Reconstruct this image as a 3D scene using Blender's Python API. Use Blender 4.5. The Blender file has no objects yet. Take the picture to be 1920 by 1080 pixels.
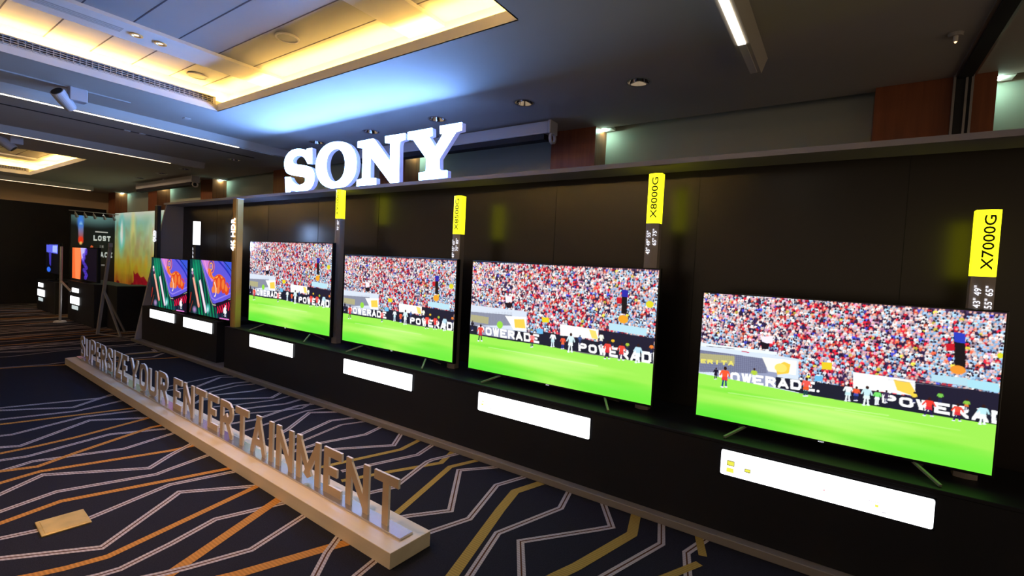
import bpy, bmesh, math, random
import numpy as np
from mathutils import Vector, Matrix
random.seed(7); rng = np.random.default_rng(7)
C = bpy.context.scene.collection
PI = math.pi
STRIPES=[('P',[(-6.595,0.979),(-6.376,1.679),(-6.454,1.856)]),
('P',[(-6.496,0.964),(-6.171,1.415),(-6.466,1.812)]),
('P',[(-6.159,0.914),(-6.01,1.402),(-6.132,1.823)]),
('O',[(-5.988,0.889),(-5.851,1.423),(-5.753,1.821)]),
('P',[(-5.628,0.836),(-5.605,0.9),(-5.767,1.391),(-5.635,1.81)]),
('P',[(-5.308,0.789),(-5.243,0.888),(-5.607,1.402),(-5.343,1.755)]),
('O',[(-5.152,0.766),(-5.149,0.954),(-5.178,1.206),(-5.335,1.795)]),
('P',[(-4.985,0.741),(-4.945,0.879),(-5.068,1.406),(-4.893,1.757)]),
('P',[(-4.742,0.705),(-4.804,0.882),(-4.62,1.371),(-4.734,1.773)]),
('O',[(-4.742,0.705),(-4.666,0.879),(-4.782,1.117),(-5.025,1.692),(-5.015,1.8)]),
('O',[(-4.507,0.67),(-4.552,0.871),(-4.324,1.585),(-4.306,1.77)]),
('P',[(-4.302,0.64),(-4.468,0.869),(-4.077,1.361),(-4.232,1.552),(-4.368,1.763)]),
('P',[(-4.019,0.598),(-4.097,0.863),(-3.927,1.353),(-3.956,1.453),(-4.031,1.774)]),
('O',[(-3.847,0.573),(-3.921,0.846),(-3.758,1.381),(-3.655,1.729)]),
('P',[(-3.645,0.543),(-3.603,0.674),(-3.551,0.888),(-3.684,1.348),(-3.57,1.742)]),
('P',[(-3.407,0.508),(-3.148,0.843),(-3.468,1.276),(-3.522,1.345),(-3.232,1.716)]),
('O',[(-3.168,0.472),(-3.12,0.566),(-3.071,0.681),(-3.031,0.837),(-3.102,1.145),(-3.237,1.734)]),
('P',[(-2.933,0.647),(-2.885,0.755),(-2.864,0.841),(-2.916,1.078),(-2.999,1.34),(-2.927,1.55),(-2.873,1.717)]),
('W',[(-2.574,0.826),(-2.633,0.96),(-2.95,1.707),(-2.981,1.787)]),
('P',[(-2.727,0.832),(-2.671,0.944),(-2.626,1.048),(-2.537,1.319),(-2.646,1.714)]),
('W',[(-2.447,1.043),(-2.394,1.152),(-2.234,1.601),(-2.19,1.708)]),
('P',[(-1.976,1.267),(-2.081,1.405),(-2.202,1.555),(-2.304,1.719)]),
('P',[(-1.88,1.385),(-1.922,1.533),(-1.957,1.711)]),
('p',[(-6.424,2.299),(-6.593,2.951),(-6.502,3.156)]),
('P',[(-6.246,2.225),(-6.219,2.549),(-6.494,2.927),(-6.28,3.184)]),
('P',[(-5.783,2.314),(-6.006,2.535),(-6.094,2.897),(-6.006,3.166)]),
('p',[(-5.558,2.276),(-5.87,2.54),(-5.946,2.881),(-5.858,3.162)]),
('P',[(-5.495,2.175),(-5.704,2.524),(-5.592,2.888),(-5.64,3.159)]),
('P',[(-5.594,2.369),(-5.473,2.521),(-5.186,2.877),(-5.371,3.147)]),
('p',[(-5.274,2.311),(-5.188,2.502),(-5.081,2.862),(-5.133,3.152)]),
('P',[(-5.049,2.314),(-4.999,2.483),(-4.868,2.869),(-4.932,3.161)]),
('p',[(-4.885,2.304),(-4.827,2.43),(-4.695,2.682),(-4.608,2.884),(-4.747,3.162)]),
('P',[(-4.637,2.175),(-4.585,2.386),(-4.668,2.667),(-4.714,2.918),(-4.618,3.143)]),
('p',[(-4.365,2.095),(-4.36,2.199),(-4.409,2.474),(-4.479,2.775),(-4.496,2.863),(-4.421,3.14)]),
('P',[(-4.003,2.212),(-4.123,2.453),(-4.42,2.857),(-4.183,3.134)]),
('P',[(-3.864,2.254),(-3.914,2.44),(-4.053,2.854),(-3.939,3.122)]),
('p',[(-3.711,2.213),(-3.761,2.364),(-3.878,2.85),(-3.778,3.112)]),
('P',[(-3.608,2.153),(-3.618,2.432),(-3.501,2.835),(-3.569,3.111)]),
('P',[(-3.556,2.214),(-3.476,2.346),(-3.415,2.44),(-3.115,2.831),(-3.317,3.12)]),
('O',[(-3.182,2.161),(-3.107,2.429),(-2.997,2.808),(-3.046,3.104)]),
('P',[(-3.005,2.223),(-2.942,2.42),(-2.809,2.821),(-2.884,3.109)]),
('O',[(-2.871,2.127),(-2.829,2.224),(-2.747,2.417),(-2.554,2.83),(-2.656,3.114)]),
('P',[(-2.618,2.028),(-2.58,2.13),(-2.512,2.304),(-2.649,2.765),(-2.648,2.831),(-2.561,3.103)]),
('O',[(-2.195,1.922),(-2.235,2.094),(-2.447,2.821),(-2.355,3.092)]),
('P',[(-2.21,1.997),(-2.153,2.095),(-1.992,2.318),(-2.352,2.82),(-2.128,3.109)]),
('P',[(-1.932,1.998),(-1.915,2.065),(-1.834,2.32),(-1.979,2.806),(-1.884,3.101)]),
('W',[(-1.512,1.709),(-1.546,1.837),(-1.751,2.54),(-1.819,2.812),(-1.734,3.098)]),
('P',[(-1.431,1.735),(-1.477,1.892),(-1.599,2.303),(-1.451,2.817),(-1.525,3.096)]),
('P',[(-1.171,1.933),(-1.266,2.062),(-1.444,2.318),(-1.145,2.733),(-1.087,2.82),(-1.279,3.107)]),
('W',[(-1.178,1.986),(-1.122,2.179),(-1.078,2.312),(-0.955,2.823),(-1.033,3.123)]),
('P',[(-0.97,2.158),(-0.921,2.341),(-0.778,2.835),(-0.864,3.114)]),
('P',[(-0.521,2.453),(-0.57,2.624),(-0.634,2.838),(-0.561,3.116)]),
('O',[(-0.649,3.152),(-0.549,2.866)]),
('O',[(-0.745,2.375),(-0.664,2.532),(-0.548,2.778)])]
SIGN=dict(S=[[(-5.621,2.957),(-5.513,2.959),(-5.503,2.769),(-5.592,2.771),(-5.612,2.796),(-5.66,2.845),(-5.714,2.875),(-5.781,2.891),(-5.861,2.889),(-5.921,2.867),(-5.939,2.835),(-5.924,2.807),(-5.869,2.786),(-5.761,2.771),(-5.629,2.749),(-5.525,2.716),(-5.472,2.668),(-5.45,2.615),(-5.451,2.557),(-5.475,2.5),(-5.536,2.456),(-5.625,2.431),(-5.742,2.427),(-5.85,2.44),(-5.954,2.462),(-5.966,2.44),(-6.07,2.435),(-6.098,2.636),(-5.981,2.63),(-5.947,2.588),(-5.883,2.546),(-5.801,2.519),(-5.721,2.518),(-5.656,2.536),(-5.626,2.568),(-5.634,2.594),(-5.674,2.612),(-5.793,2.63),(-5.929,2.652),(-6.027,2.677),(-6.085,2.716),(-6.116,2.769),(-6.123,2.839),(-6.095,2.898),(-6.028,2.949),(-5.933,2.976),(-5.825,2.978),(-5.719,2.965),(-5.653,2.946),(-5.626,2.934)]],O=[[(-4.965,2.978),(-4.863,2.959),(-4.762,2.915),(-4.682,2.839),(-4.64,2.748),(-4.635,2.661),(-4.656,2.575),(-4.717,2.505),(-4.813,2.452),(-4.923,2.434),(-5.049,2.434),(-5.18,2.459),(-5.291,2.511),(-5.368,2.588),(-5.41,2.678),(-5.415,2.765),(-5.382,2.849),(-5.313,2.921),(-5.208,2.968),(-5.091,2.985)],[(-4.994,2.896),(-4.925,2.869),(-4.872,2.816),(-4.842,2.745),(-4.838,2.67),(-4.859,2.596),(-4.907,2.544),(-4.973,2.517),(-5.042,2.516),(-5.113,2.543),(-5.163,2.596),(-5.197,2.662),(-5.207,2.734),(-5.193,2.803),(-5.154,2.856),(-5.086,2.892)]],N=[[(-4.62,2.941),(-4.352,2.946),(-4.321,2.924),(-4.059,2.668),(-4.068,2.864),(-4.149,2.877),(-4.155,2.947),(-3.846,2.945),(-3.842,2.879),(-3.915,2.869),(-3.929,2.838),(-3.915,2.442),(-4.046,2.441),(-4.391,2.753),(-4.386,2.513),(-4.286,2.508),(-4.282,2.434),(-4.611,2.437),(-4.611,2.508),(-4.517,2.517),(-4.524,2.858),(-4.617,2.872)]],Y=[[(-3.805,2.95),(-3.459,2.952),(-3.454,2.874),(-3.497,2.869),(-3.404,2.753),(-3.305,2.874),(-3.347,2.882),(-3.353,2.957),(-3.069,2.956),(-3.065,2.882),(-3.139,2.874),(-3.342,2.639),(-3.337,2.533),(-3.307,2.519),(-3.232,2.515),(-3.229,2.445),(-3.613,2.442),(-3.618,2.519),(-3.52,2.523),(-3.518,2.65),(-3.723,2.866),(-3.8,2.875)]])
# ------------------------------------------------------------------ materials
def srgb(r, g, b):
    f = lambda c: (c/255/12.92) if c/255 <= .04045 else ((c/255+.055)/1.055)**2.4
    return (f(r), f(g), f(b), 1)
def mat(name, col, rough=.5, metal=0, emit=None, es=1, spec=.5, bump=0, bscale=200, noise=0, nscale=30, sampling=None, coat=0):
    m = bpy.data.materials.new(name); m.use_nodes = True
    nt = m.node_tree; b = nt.nodes['Principled BSDF']
    b.inputs['Base Color'].default_value = col
    b.inputs['Roughness'].default_value = rough
    b.inputs['Metallic'].default_value = metal
    b.inputs['Specular IOR Level'].default_value = spec
    if coat: b.inputs['Coat Weight'].default_value = coat
    if emit:
        b.inputs['Emission Color'].default_value = emit; b.inputs['Emission Strength'].default_value = es
    if noise or bump:
        tc = nt.nodes.new('ShaderNodeTexCoord')
    if noise:
        n = nt.nodes.new('ShaderNodeTexNoise'); n.inputs['Scale'].default_value = nscale; n.inputs['Detail'].default_value = 4
        nt.links.new(tc.outputs['Object'], n.inputs['Vector'])
        mx = nt.nodes.new('ShaderNodeMixRGB'); mx.blend_type = 'MULTIPLY'; mx.inputs[0].default_value = 1
        cr = nt.nodes.new('ShaderNodeMapRange'); cr.inputs['To Min'].default_value = 1-noise; cr.inputs['To Max'].default_value = 1+noise
        nt.links.new(n.outputs['Fac'], cr.inputs['Value'])
        mx.inputs[1].default_value = col; nt.links.new(cr.outputs[0], mx.inputs[2]); nt.links.new(mx.outputs[0], b.inputs['Base Color'])
    if bump:
        n2 = nt.nodes.new('ShaderNodeTexNoise'); n2.inputs['Scale'].default_value = bscale
        nt.links.new(tc.outputs['Object'], n2.inputs['Vector'])
        bp = nt.nodes.new('ShaderNodeBump'); bp.inputs['Strength'].default_value = bump; bp.inputs['Distance'].default_value = .004
        nt.links.new(n2.outputs['Fac'], bp.inputs['Height']); nt.links.new(bp.outputs[0], b.inputs['Normal'])
    if sampling: m.cycles.emission_sampling = sampling
    return m
def stripe_mat(name, col, freq):
    m = mat(name, col, .95, spec=.1); nt = m.node_tree; b = nt.nodes['Principled BSDF']
    tc = nt.nodes.new('ShaderNodeTexCoord'); w = nt.nodes.new('ShaderNodeTexWave'); w.inputs['Scale'].default_value = freq
    w.bands_direction = 'Y'; w.inputs['Distortion'].default_value = .6
    nt.links.new(tc.outputs['Object'], w.inputs['Vector'])
    cr = nt.nodes.new('ShaderNodeMapRange'); cr.inputs['To Min'].default_value = .78; cr.inputs['To Max'].default_value = 1.1
    nt.links.new(w.outputs['Fac'], cr.inputs['Value'])
    mx = nt.nodes.new('ShaderNodeMixRGB'); mx.blend_type = 'MULTIPLY'; mx.inputs[0].default_value = 1; mx.inputs[1].default_value = col
    nt.links.new(cr.outputs[0], mx.inputs[2]); nt.links.new(mx.outputs[0], b.inputs['Base Color'])
    return m
def wood_mat(name, c1, c2, scale, rough=.4, axis='Z'):
    m = mat(name, c1, rough); nt = m.node_tree; b = nt.nodes['Principled BSDF']
    tc = nt.nodes.new('ShaderNodeTexCoord'); mp = nt.nodes.new('ShaderNodeMapping')
    s = {'Z': (scale, scale, scale*.06), 'X': (scale*.06, scale, scale)}[axis]
    mp.inputs['Scale'].default_value = s
    n = nt.nodes.new('ShaderNodeTexNoise'); n.inputs['Scale'].default_value = 1; n.inputs['Detail'].default_value = 6
    nt.links.new(tc.outputs['Object'], mp.inputs[0]); nt.links.new(mp.outputs[0], n.inputs['Vector'])
    cr = nt.nodes.new('ShaderNodeValToRGB'); cr.color_ramp.elements[0].color = c1; cr.color_ramp.elements[1].color = c2
    cr.color_ramp.elements[0].position = .35; cr.color_ramp.elements[1].position = .65
    nt.links.new(n.outputs['Fac'], cr.inputs[0]); nt.links.new(cr.outputs[0], b.inputs['Base Color'])
    return m
def screen_mat(name, strength):
    m = bpy.data.materials.new(name); m.use_nodes = True; nt = m.node_tree; b = nt.nodes['Principled BSDF']
    b.inputs['Base Color'].default_value = (.01, .01, .01, 1); b.inputs['Roughness'].default_value = .3
    a = nt.nodes.new('ShaderNodeVertexColor'); a.layer_name = 'picture'
    nt.links.new(a.outputs['Color'], b.inputs['Emission Color']); b.inputs['Emission Strength'].default_value = strength
    m.cycles.emission_sampling = 'NONE'
    return m
M = {}
M['carpet'] = mat('navy_carpet', (.020, .019, .026, 1), 1, spec=.05, noise=.55, nscale=160, bump=.6, bscale=300)
M['taupe'] = stripe_mat('taupe_yarn', srgb(172, 160, 158), 18)
M['gold_yarn'] = stripe_mat('gold_yarn', srgb(160, 132, 66), 18)
M['rust_yarn'] = stripe_mat('rust_yarn', srgb(178, 122, 60), 18)
M['brown_yarn'] = mat('brown_yarn', srgb(78, 46, 30), 1, spec=.1)
M['ceil'] = mat('ceiling_paint', (.60, .56, .51, 1), .8, noise=.04, nscale=3)
M['panel'] = mat('tray_panel', (.38, .38, .40, 1), .42, spec=.4)
M['white_paint'] = mat('white_paint', (.82, .79, .76, 1), .6)
M['joint'] = mat('panel_joint', (.08, .07, .09, 1), .8)
M['grille'] = mat('grille_metal', (.5, .47, .45, 1), .5)
M['dark'] = mat('dark_recess', (.02, .02, .025, 1), .7)
M['black'] = mat('black_laminate', (.014, .014, .019, 1), .52, spec=.25)
M['wallgloss'] = mat('black_satin_panel', (.015, .0095, .008, 1), .28, spec=.5, bump=.05, bscale=6)
M['fascia'] = mat('grey_satin_paint', (.36, .34, .42, 1), .5)
M['platform'] = mat('grey_aluminium_edge', (.23, .20, .19, 1), .5)
M['plinth'] = wood_mat('cream_laminate', srgb(226, 206, 182), srgb(218, 197, 170), 14, .38, 'X')
M['letter'] = mat('brushed_champagne_metal', srgb(196, 170, 140), .42, metal=.35)
M['letter_edge'] = mat('pale_letter_edge', srgb(236, 220, 205), .45)
M['plate'] = mat('brushed_steel_plate', srgb(200, 200, 215), .22, metal=.9)
M['brass'] = mat('polished_brass', (.85, .60, .24, 1), .38, metal=.65, noise=.35, nscale=9)
M['post'] = mat('bronze_grey_post', (.36, .31, .29, 1), .45, metal=.1)
M['goldpost'] = mat('gold_post', srgb(214, 164, 84), .45, metal=.15)
M['blackpost'] = mat('black_post', (.02, .018, .025, 1), .3)
M['yellow'] = mat('lit_yellow_acrylic', (.8, .75, .02, 1), .3, emit=(.93, .92, .012, 1), es=2.0)
M['white_lit'] = mat('lit_white_acrylic', (.8, .8, .8, 1), .3, emit=(.95, .97, 1, 1), es=2.2)
M['sign_lit'] = mat('lit_sign_face', (.8, .8, .8, 1), .3, emit=(.165, .37, .95, 1), es=46)
M['text_lit'] = mat('lit_lettering', (.8, .8, .8, 1), .3, emit=(.85, .88, 1, 1), es=1.5)
M['return'] = mat('sign_return', (.40, .42, .58, 1), .5, emit=(.30, .34, .80, 1), es=.62)
M['ink'] = mat('dark_lettering', (.03, .03, .01, 1), .5)
M['tvblack'] = mat('tv_black_plastic', (.008, .008, .01, 1), .25)
M['foot'] = mat('tv_foot_metal', (.30, .28, .27, 1), .5, metal=.4)
M['chrome'] = mat('chrome_reflector', (.8, .8, .8, 1), .08, metal=1)
M['lamp_off'] = mat('lamp_glass', (.01, .01, .012, 1), .15)
M['lamp_warm'] = mat('warm_lamp', (.8, .8, .8, 1), .3, emit=(1, .6, .3, 1), es=3)
M['cove'] = mat('warm_cove_strip', (.8, .7, .5, 1), .5, emit=(1, .62, .15, 1), es=110)
M['led'] = mat('led_line', (.8, .8, .8, 1), .5, emit=(1, .70, .45, 1), es=2.6)
M['led_bright'] = mat('led_line_bright', (.8, .8, .8, 1), .5, emit=(1, .88, .7, 1), es=4)
M['wood'] = wood_mat('reddish_veneer', srgb(150, 84, 48), srgb(126, 68, 38), 22, .4, 'Z')
M['teal'] = mat('pale_niche_wall', (.44, .46, .37, 1), .7)
M['teal_lamp'] = mat('cool_lamp', (.8, .8, .8, 1), .5, emit=(.55, 1, .85, 1), es=110)
M['beige'] = mat('beige_wall', srgb(205, 178, 142), .8)
M['curtain'] = mat('black_partition_board', (.008, .008, .009, 1), .6, spec=.2)
M['housing'] = mat('screen_housing', (.55, .53, .56, 1), .45)
M['darkcloth'] = mat('black_slot', (.008, .006, .012, 1), .7)
M['alu'] = mat('aluminium', (.45, .42, .42, 1), .35, metal=.8)
M['tripod'] = mat('grey_easel_metal', (.30, .27, .26, 1), .5)
M['screen'] = screen_mat('match_picture', 1.12)
M['screen2'] = screen_mat('phone_picture', 1.0)
M['print'] = None
def print_mat(name, es):
    m = bpy.data.materials.new(name); m.use_nodes = True; nt = m.node_tree; b = nt.nodes['Principled BSDF']
    a = nt.nodes.new('ShaderNodeVertexColor'); a.layer_name = 'picture'
    nt.links.new(a.outputs['Color'], b.inputs['Base Color']); b.inputs['Roughness'].default_value = .45
    if es:
        nt.links.new(a.outputs['Color'], b.inputs['Emission Color']); b.inputs['Emission Strength'].default_value = es
        m.cycles.emission_sampling = 'NONE'
    return m
M['print'] = print_mat('glowing_banner_print', .5)  # glow added to the print colours; the banner has no light behind it
M['posterprint'] = print_mat('glowing_poster_print', .6)  # poster colours also glow, standing in for lamp light on the print
M['seam'] = mat('panel_seam', (.002, .002, .002, 1), .6)

# ------------------------------------------------------------------ mesh helpers
def finish(name, bm, m, parent=None, loc=None, smooth=False):
    me = bpy.data.meshes.new(name); bmesh.ops.recalc_face_normals(bm, faces=bm.faces); bm.to_mesh(me); bm.free()
    for mm in (m if isinstance(m, (list, tuple)) else [m]): me.materials.append(mm)
    o = bpy.data.objects.new(name, me); C.objects.link(o)
    if smooth:
        for p in me.polygons: p.use_smooth = True
    if loc: o.location = loc
    if parent: o.parent = parent
    return o
def box(bm, x0, x1, y0, y1, z0, z1, mi=0):
    vs = [bm.verts.new(p) for p in ((x0,y0,z0),(x1,y0,z0),(x1,y1,z0),(x0,y1,z0),(x0,y0,z1),(x1,y0,z1),(x1,y1,z1),(x0,y1,z1))]
    for f in ((0,3,2,1),(4,5,6,7),(0,1,5,4),(1,2,6,5),(2,3,7,6),(3,0,4,7)):
        fc = bm.faces.new([vs[i] for i in f]); fc.material_index = mi
    return vs
def bevel(bm, w, seg=2):
    bmesh.ops.bevel(bm, geom=list(bm.edges), offset=w, segments=seg, affect='EDGES', profile=.5)
def boxobj(name, x0, x1, y0, y1, z0, z1, m, parent=None, bev=0, seg=2):
    bm = bmesh.new(); box(bm, x0, x1, y0, y1, z0, z1)
    if bev: bevel(bm, bev, seg)
    return finish(name, bm, m, parent)
def prism(bm, pts, a0, a1, axis='Y', mi=0):
    """extrude a polygon along an axis; pts are (u,v) pairs"""
    P = {'Y': lambda u, v, a: (u, a, v), 'Z': lambda u, v, a: (u, v, a), 'X': lambda u, v, a: (a, u, v)}[axis]
    A = [bm.verts.new(P(u, v, a0)) for u, v in pts]; B = [bm.verts.new(P(u, v, a1)) for u, v in pts]
    n = len(pts)
    f = bm.faces.new(A); f.material_index = mi; f = bm.faces.new(B[::-1]); f.material_index = mi
    for i in range(n):
        f = bm.faces.new((A[i], B[i], B[(i+1) % n], A[(i+1) % n])); f.material_index = mi
def tube(bm, p, q, r, seg=10, r2=None, cap=True, mi=0):
    p, q = Vector(p), Vector(q); d = q-p; r2 = r if r2 is None else r2
    rot = d.to_track_quat('Z', 'Y').to_matrix()
    A, B = [], []
    for i in range(seg):
        a = 2*PI*i/seg; v = Vector((math.cos(a), math.sin(a), 0))
        A.append(bm.verts.new(p+rot@(v*r))); B.append(bm.verts.new(q+rot@(v*r2)))
    for i in range(seg):
        f = bm.faces.new((A[i], A[(i+1) % seg], B[(i+1) % seg], B[i])); f.material_index = mi
    if cap:
        bm.faces.new(A[::-1]); bm.faces.new(B)
def rot_box(bm, p, q, w, h, mi=0):
    p, q = Vector(p), Vector(q); d = q-p; L = d.length
    rot = d.to_track_quat('Z', 'Y').to_matrix()
    vs = box(bm, -w/2, w/2, -h/2, h/2, 0, L, mi)
    for v in vs: v.co = p+rot@v.co
def ring(bm, c, ro, ri, z0, z1, seg=32):
    """flat washer with thickness"""
    V = []
    for r, z in ((ro, z0), (ro, z1), (ri, z1), (ri, z0)):
        V.append([bm.verts.new((c[0]+r*math.cos(2*PI*i/seg), c[1]+r*math.sin(2*PI*i/seg), z)) for i in range(seg)])
    for k in range(4):
        A, B = V[k], V[(k+1) % 4]
        for i in range(seg): bm.faces.new((A[i], A[(i+1) % seg], B[(i+1) % seg], B[i]))
def tag(o, label=None, cat=None, group=None, kind=None):
    if label: o['label'] = label
    if cat: o['category'] = cat
    if group: o['group'] = group
    if kind: o['kind'] = kind
    return o
def thing(name, label, cat, loc=(0, 0, 0), group=None):
    o = bpy.data.objects.new(name, None); o.empty_display_size = .05; C.objects.link(o); o.location = loc
    return tag(o, label, cat, group)
def adopt(root, *objs):
    """parent meshes built in world coordinates to a thing standing at its own base"""
    for o in objs:
        o.parent = root; o.matrix_parent_inverse = Matrix.Translation(-root.location)
def struct(o): o['kind'] = 'structure'; return o
def text(name, body, m, origin, ux, uy, height, parent=None, extrude=.0015, width=None, align='LEFT', bold=0):
    c = bpy.data.curves.new('t', 'FONT'); c.body = body; c.extrude = 0; c.offset = bold; c.resolution_u = 3; c.align_x = align
    to = bpy.data.objects.new('t', c); C.objects.link(to); bpy.context.view_layer.update()
    me = bpy.data.meshes.new_from_object(to); bpy.data.objects.remove(to)
    xs = [v.co.x for v in me.vertices]; ys = [v.co.y for v in me.vertices]
    sx = height/(max(ys)-min(ys)); s = sx
    if width: s = width/(max(xs)-min(xs))
    ux, uy = Vector(ux), Vector(uy); n = ux.cross(uy); mx0, my0 = min(xs), min(ys)
    bm = bmesh.new(); bm.from_mesh(me); bpy.data.meshes.remove(me)
    for v in bm.verts:
        x = (v.co.x-mx0)*s; y = (v.co.y-my0)*sx
        v.co = Vector(origin)+ux*x+uy*y
    r = bmesh.ops.extrude_face_region(bm, geom=list(bm.faces))
    for e in r['geom']:
        if isinstance(e, bmesh.types.BMVert): e.co += n*extrude
    o = finish(name, bm, m); 
    if parent: adopt(parent, o)
    return o

# ------------------------------------------------------------------ stroke alphabet
def catmull(P, n=5):
    out = []
    for i in range(len(P)-1):
        p0 = P[max(i-1, 0)]; p1 = P[i]; p2 = P[i+1]; p3 = P[min(i+2, len(P)-1)]
        for k in range(n):
            t = k/n
            out.append(tuple(.5*((2*p1[j])+(-p0[j]+p2[j])*t+(2*p0[j]-5*p1[j]+4*p2[j]-p3[j])*t*t+(-p0[j]+3*p1[j]-3*p2[j]+p3[j])*t**3) for j in (0, 1)))
    out.append(P[-1]); return out
BOWL = [(0, 1), (.55, 1), (.78, .98), (.94, .9), (1, .75), (.94, .6), (.78, .5), (.55, .47), (0, .47)]
GL = {
 'S': [(1, catmull([(1, .72), (.97, .87), (.8, .98), (.5, 1), (.2, .98), (.03, .87), (.03, .7), (.2, .58), (.5, .49), (.82, .41), (.98, .29), (.97, .13), (.8, .02), (.5, 0), (.2, .02), (.03, .13), (0, .28)]))],
 'U': [(1, [(0, 1), (0, .25)]+catmull([(0, .25), (.05, .1), (.22, .02), (.5, 0), (.78, .02), (.95, .1), (1, .25)], 3)+[(1, 1)])],
 'P': [(0, [(0, 0), (0, 1)]), (1, BOWL)],
 'R': [(0, [(0, 0), (0, 1)]), (1, BOWL), (0, [(.52, .47), (1, 0)])],
 'E': [(0, [(0, 0), (0, 1)]), (0, [(0, 1), (1, 1)]), (0, [(0, 0), (1, 0)]), (0, [(0, .51), (.85, .51)])],
 'I': [(0, [(.5, 0), (.5, 1)])],
 'Z': [(0, [(0, 1), (1, 1)]), (0, [(1, 1), (0, 0)]), (0, [(0, 0), (1, 0)])],
 'Y': [(0, [(0, 1), (.5, .44)]), (0, [(1, 1), (.5, .44)]), (0, [(.5, .44), (.5, 0)])],
 'O': [(1, catmull([(.5, 1), (.8, .96), (.97, .8), (1, .5), (.97, .2), (.8, .04), (.5, 0), (.2, .04), (.03, .2), (0, .5), (.03, .8), (.2, .96), (.5, 1)], 4))],
 'N': [(0, [(0, 0), (0, 1)]), (0, [(0, 1), (1, 0)]), (0, [(1, 0), (1, 1)])],
 'T': [(0, [(0, 1), (1, 1)]), (0, [(.5, 1), (.5, 0)])],
 'A': [(0, [(0, 0), (.5, 1)]), (0, [(1, 0), (.5, 1)]), (0, [(.18, .27), (.82, .27)])],
 'M': [(0, [(0, 0), (0, 1)]), (0, [(0, 1), (.5, .22)]), (0, [(1, 1), (.5, .22)]), (0, [(1, 0), (1, 1)])],
 'W': [(0, [(0, 1), (.25, 0)]), (0, [(.5, 1), (.25, 0)]), (0, [(.5, 1), (.75, 0)]), (0, [(1, 1), (.75, 0)])],
 'D': [(0, [(0, 0), (0, 1)]), (0, [(0, 1), (.8, 1)]), (0, [(.8, 1), (1, .75)]), (0, [(1, .75), (1, .25)]), (0, [(1, .25), (.8, 0)]), (0, [(.8, 0), (0, 0)])],
 'L': [(0, [(0, 1), (0, 0)]), (0, [(0, 0), (1, 0)])],
 'C': [(1, catmull([(1, .75), (.9, .95), (.5, 1), (.1, .93), (0, .5), (.1, .07), (.5, 0), (.9, .05), (1, .25)]))],
}
def clip_rect(poly, x0, x1, y0, y1):
    for ax, lim, sg in ((0, x0, 1), (0, x1, -1), (1, y0, 1), (1, y1, -1)):
        out = []
        for i in range(len(poly)):
            a, b = poly[i-1], poly[i]; ia = (a[ax]-lim)*sg >= 0; ib = (b[ax]-lim)*sg >= 0
            if ia != ib:
                t = (lim-a[ax])/(b[ax]-a[ax]); out.append(tuple(a[j]+(b[j]-a[j])*t for j in (0, 1)))
            if ib: out.append(b)
        poly = out
        if not poly: return poly
    return poly
def glyph(ch, w, h, st):
    """list of convex polygons of a letter in a w x h box, stroke width st"""
    out = []
    for curved, P in GL[ch]:
        Q = [(st/2+x*(w-st), st/2+y*(h-st)) for x, y in P]
        for a, b in zip(Q[:-1], Q[1:]):
            d = math.hypot(b[0]-a[0], b[1]-a[1])
            if d < 1e-6: continue
            ux, uy = (b[0]-a[0])/d, (b[1]-a[1])/d; e = st*.14 if curved else st*.9
            hw = st/2
            if ch in 'NMAYWZ' and abs(ux) > .05 and abs(uy) > .05: hw = st*.46
            if not curved and (abs(ux) < .01 or abs(uy) < .01): e = st/2
            if ch in 'EPR' and not curved and abs(uy) < .01 and P[0][1] == .51: e = 0
            pl = [(a[0]-ux*e-uy*hw, a[1]-uy*e+ux*hw), (a[0]-ux*e+uy*hw, a[1]-uy*e-ux*hw),
                  (b[0]+ux*e+uy*hw, b[1]+uy*e-ux*hw), (b[0]+ux*e-uy*hw, b[1]+uy*e+ux*hw)]
            ep = .0008*h*len(out)/.29*.3
            pl = clip_rect(pl, ep, w-ep, ep, h-ep)
            if len(pl) >= 3: out.append(pl)
    return out

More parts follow.
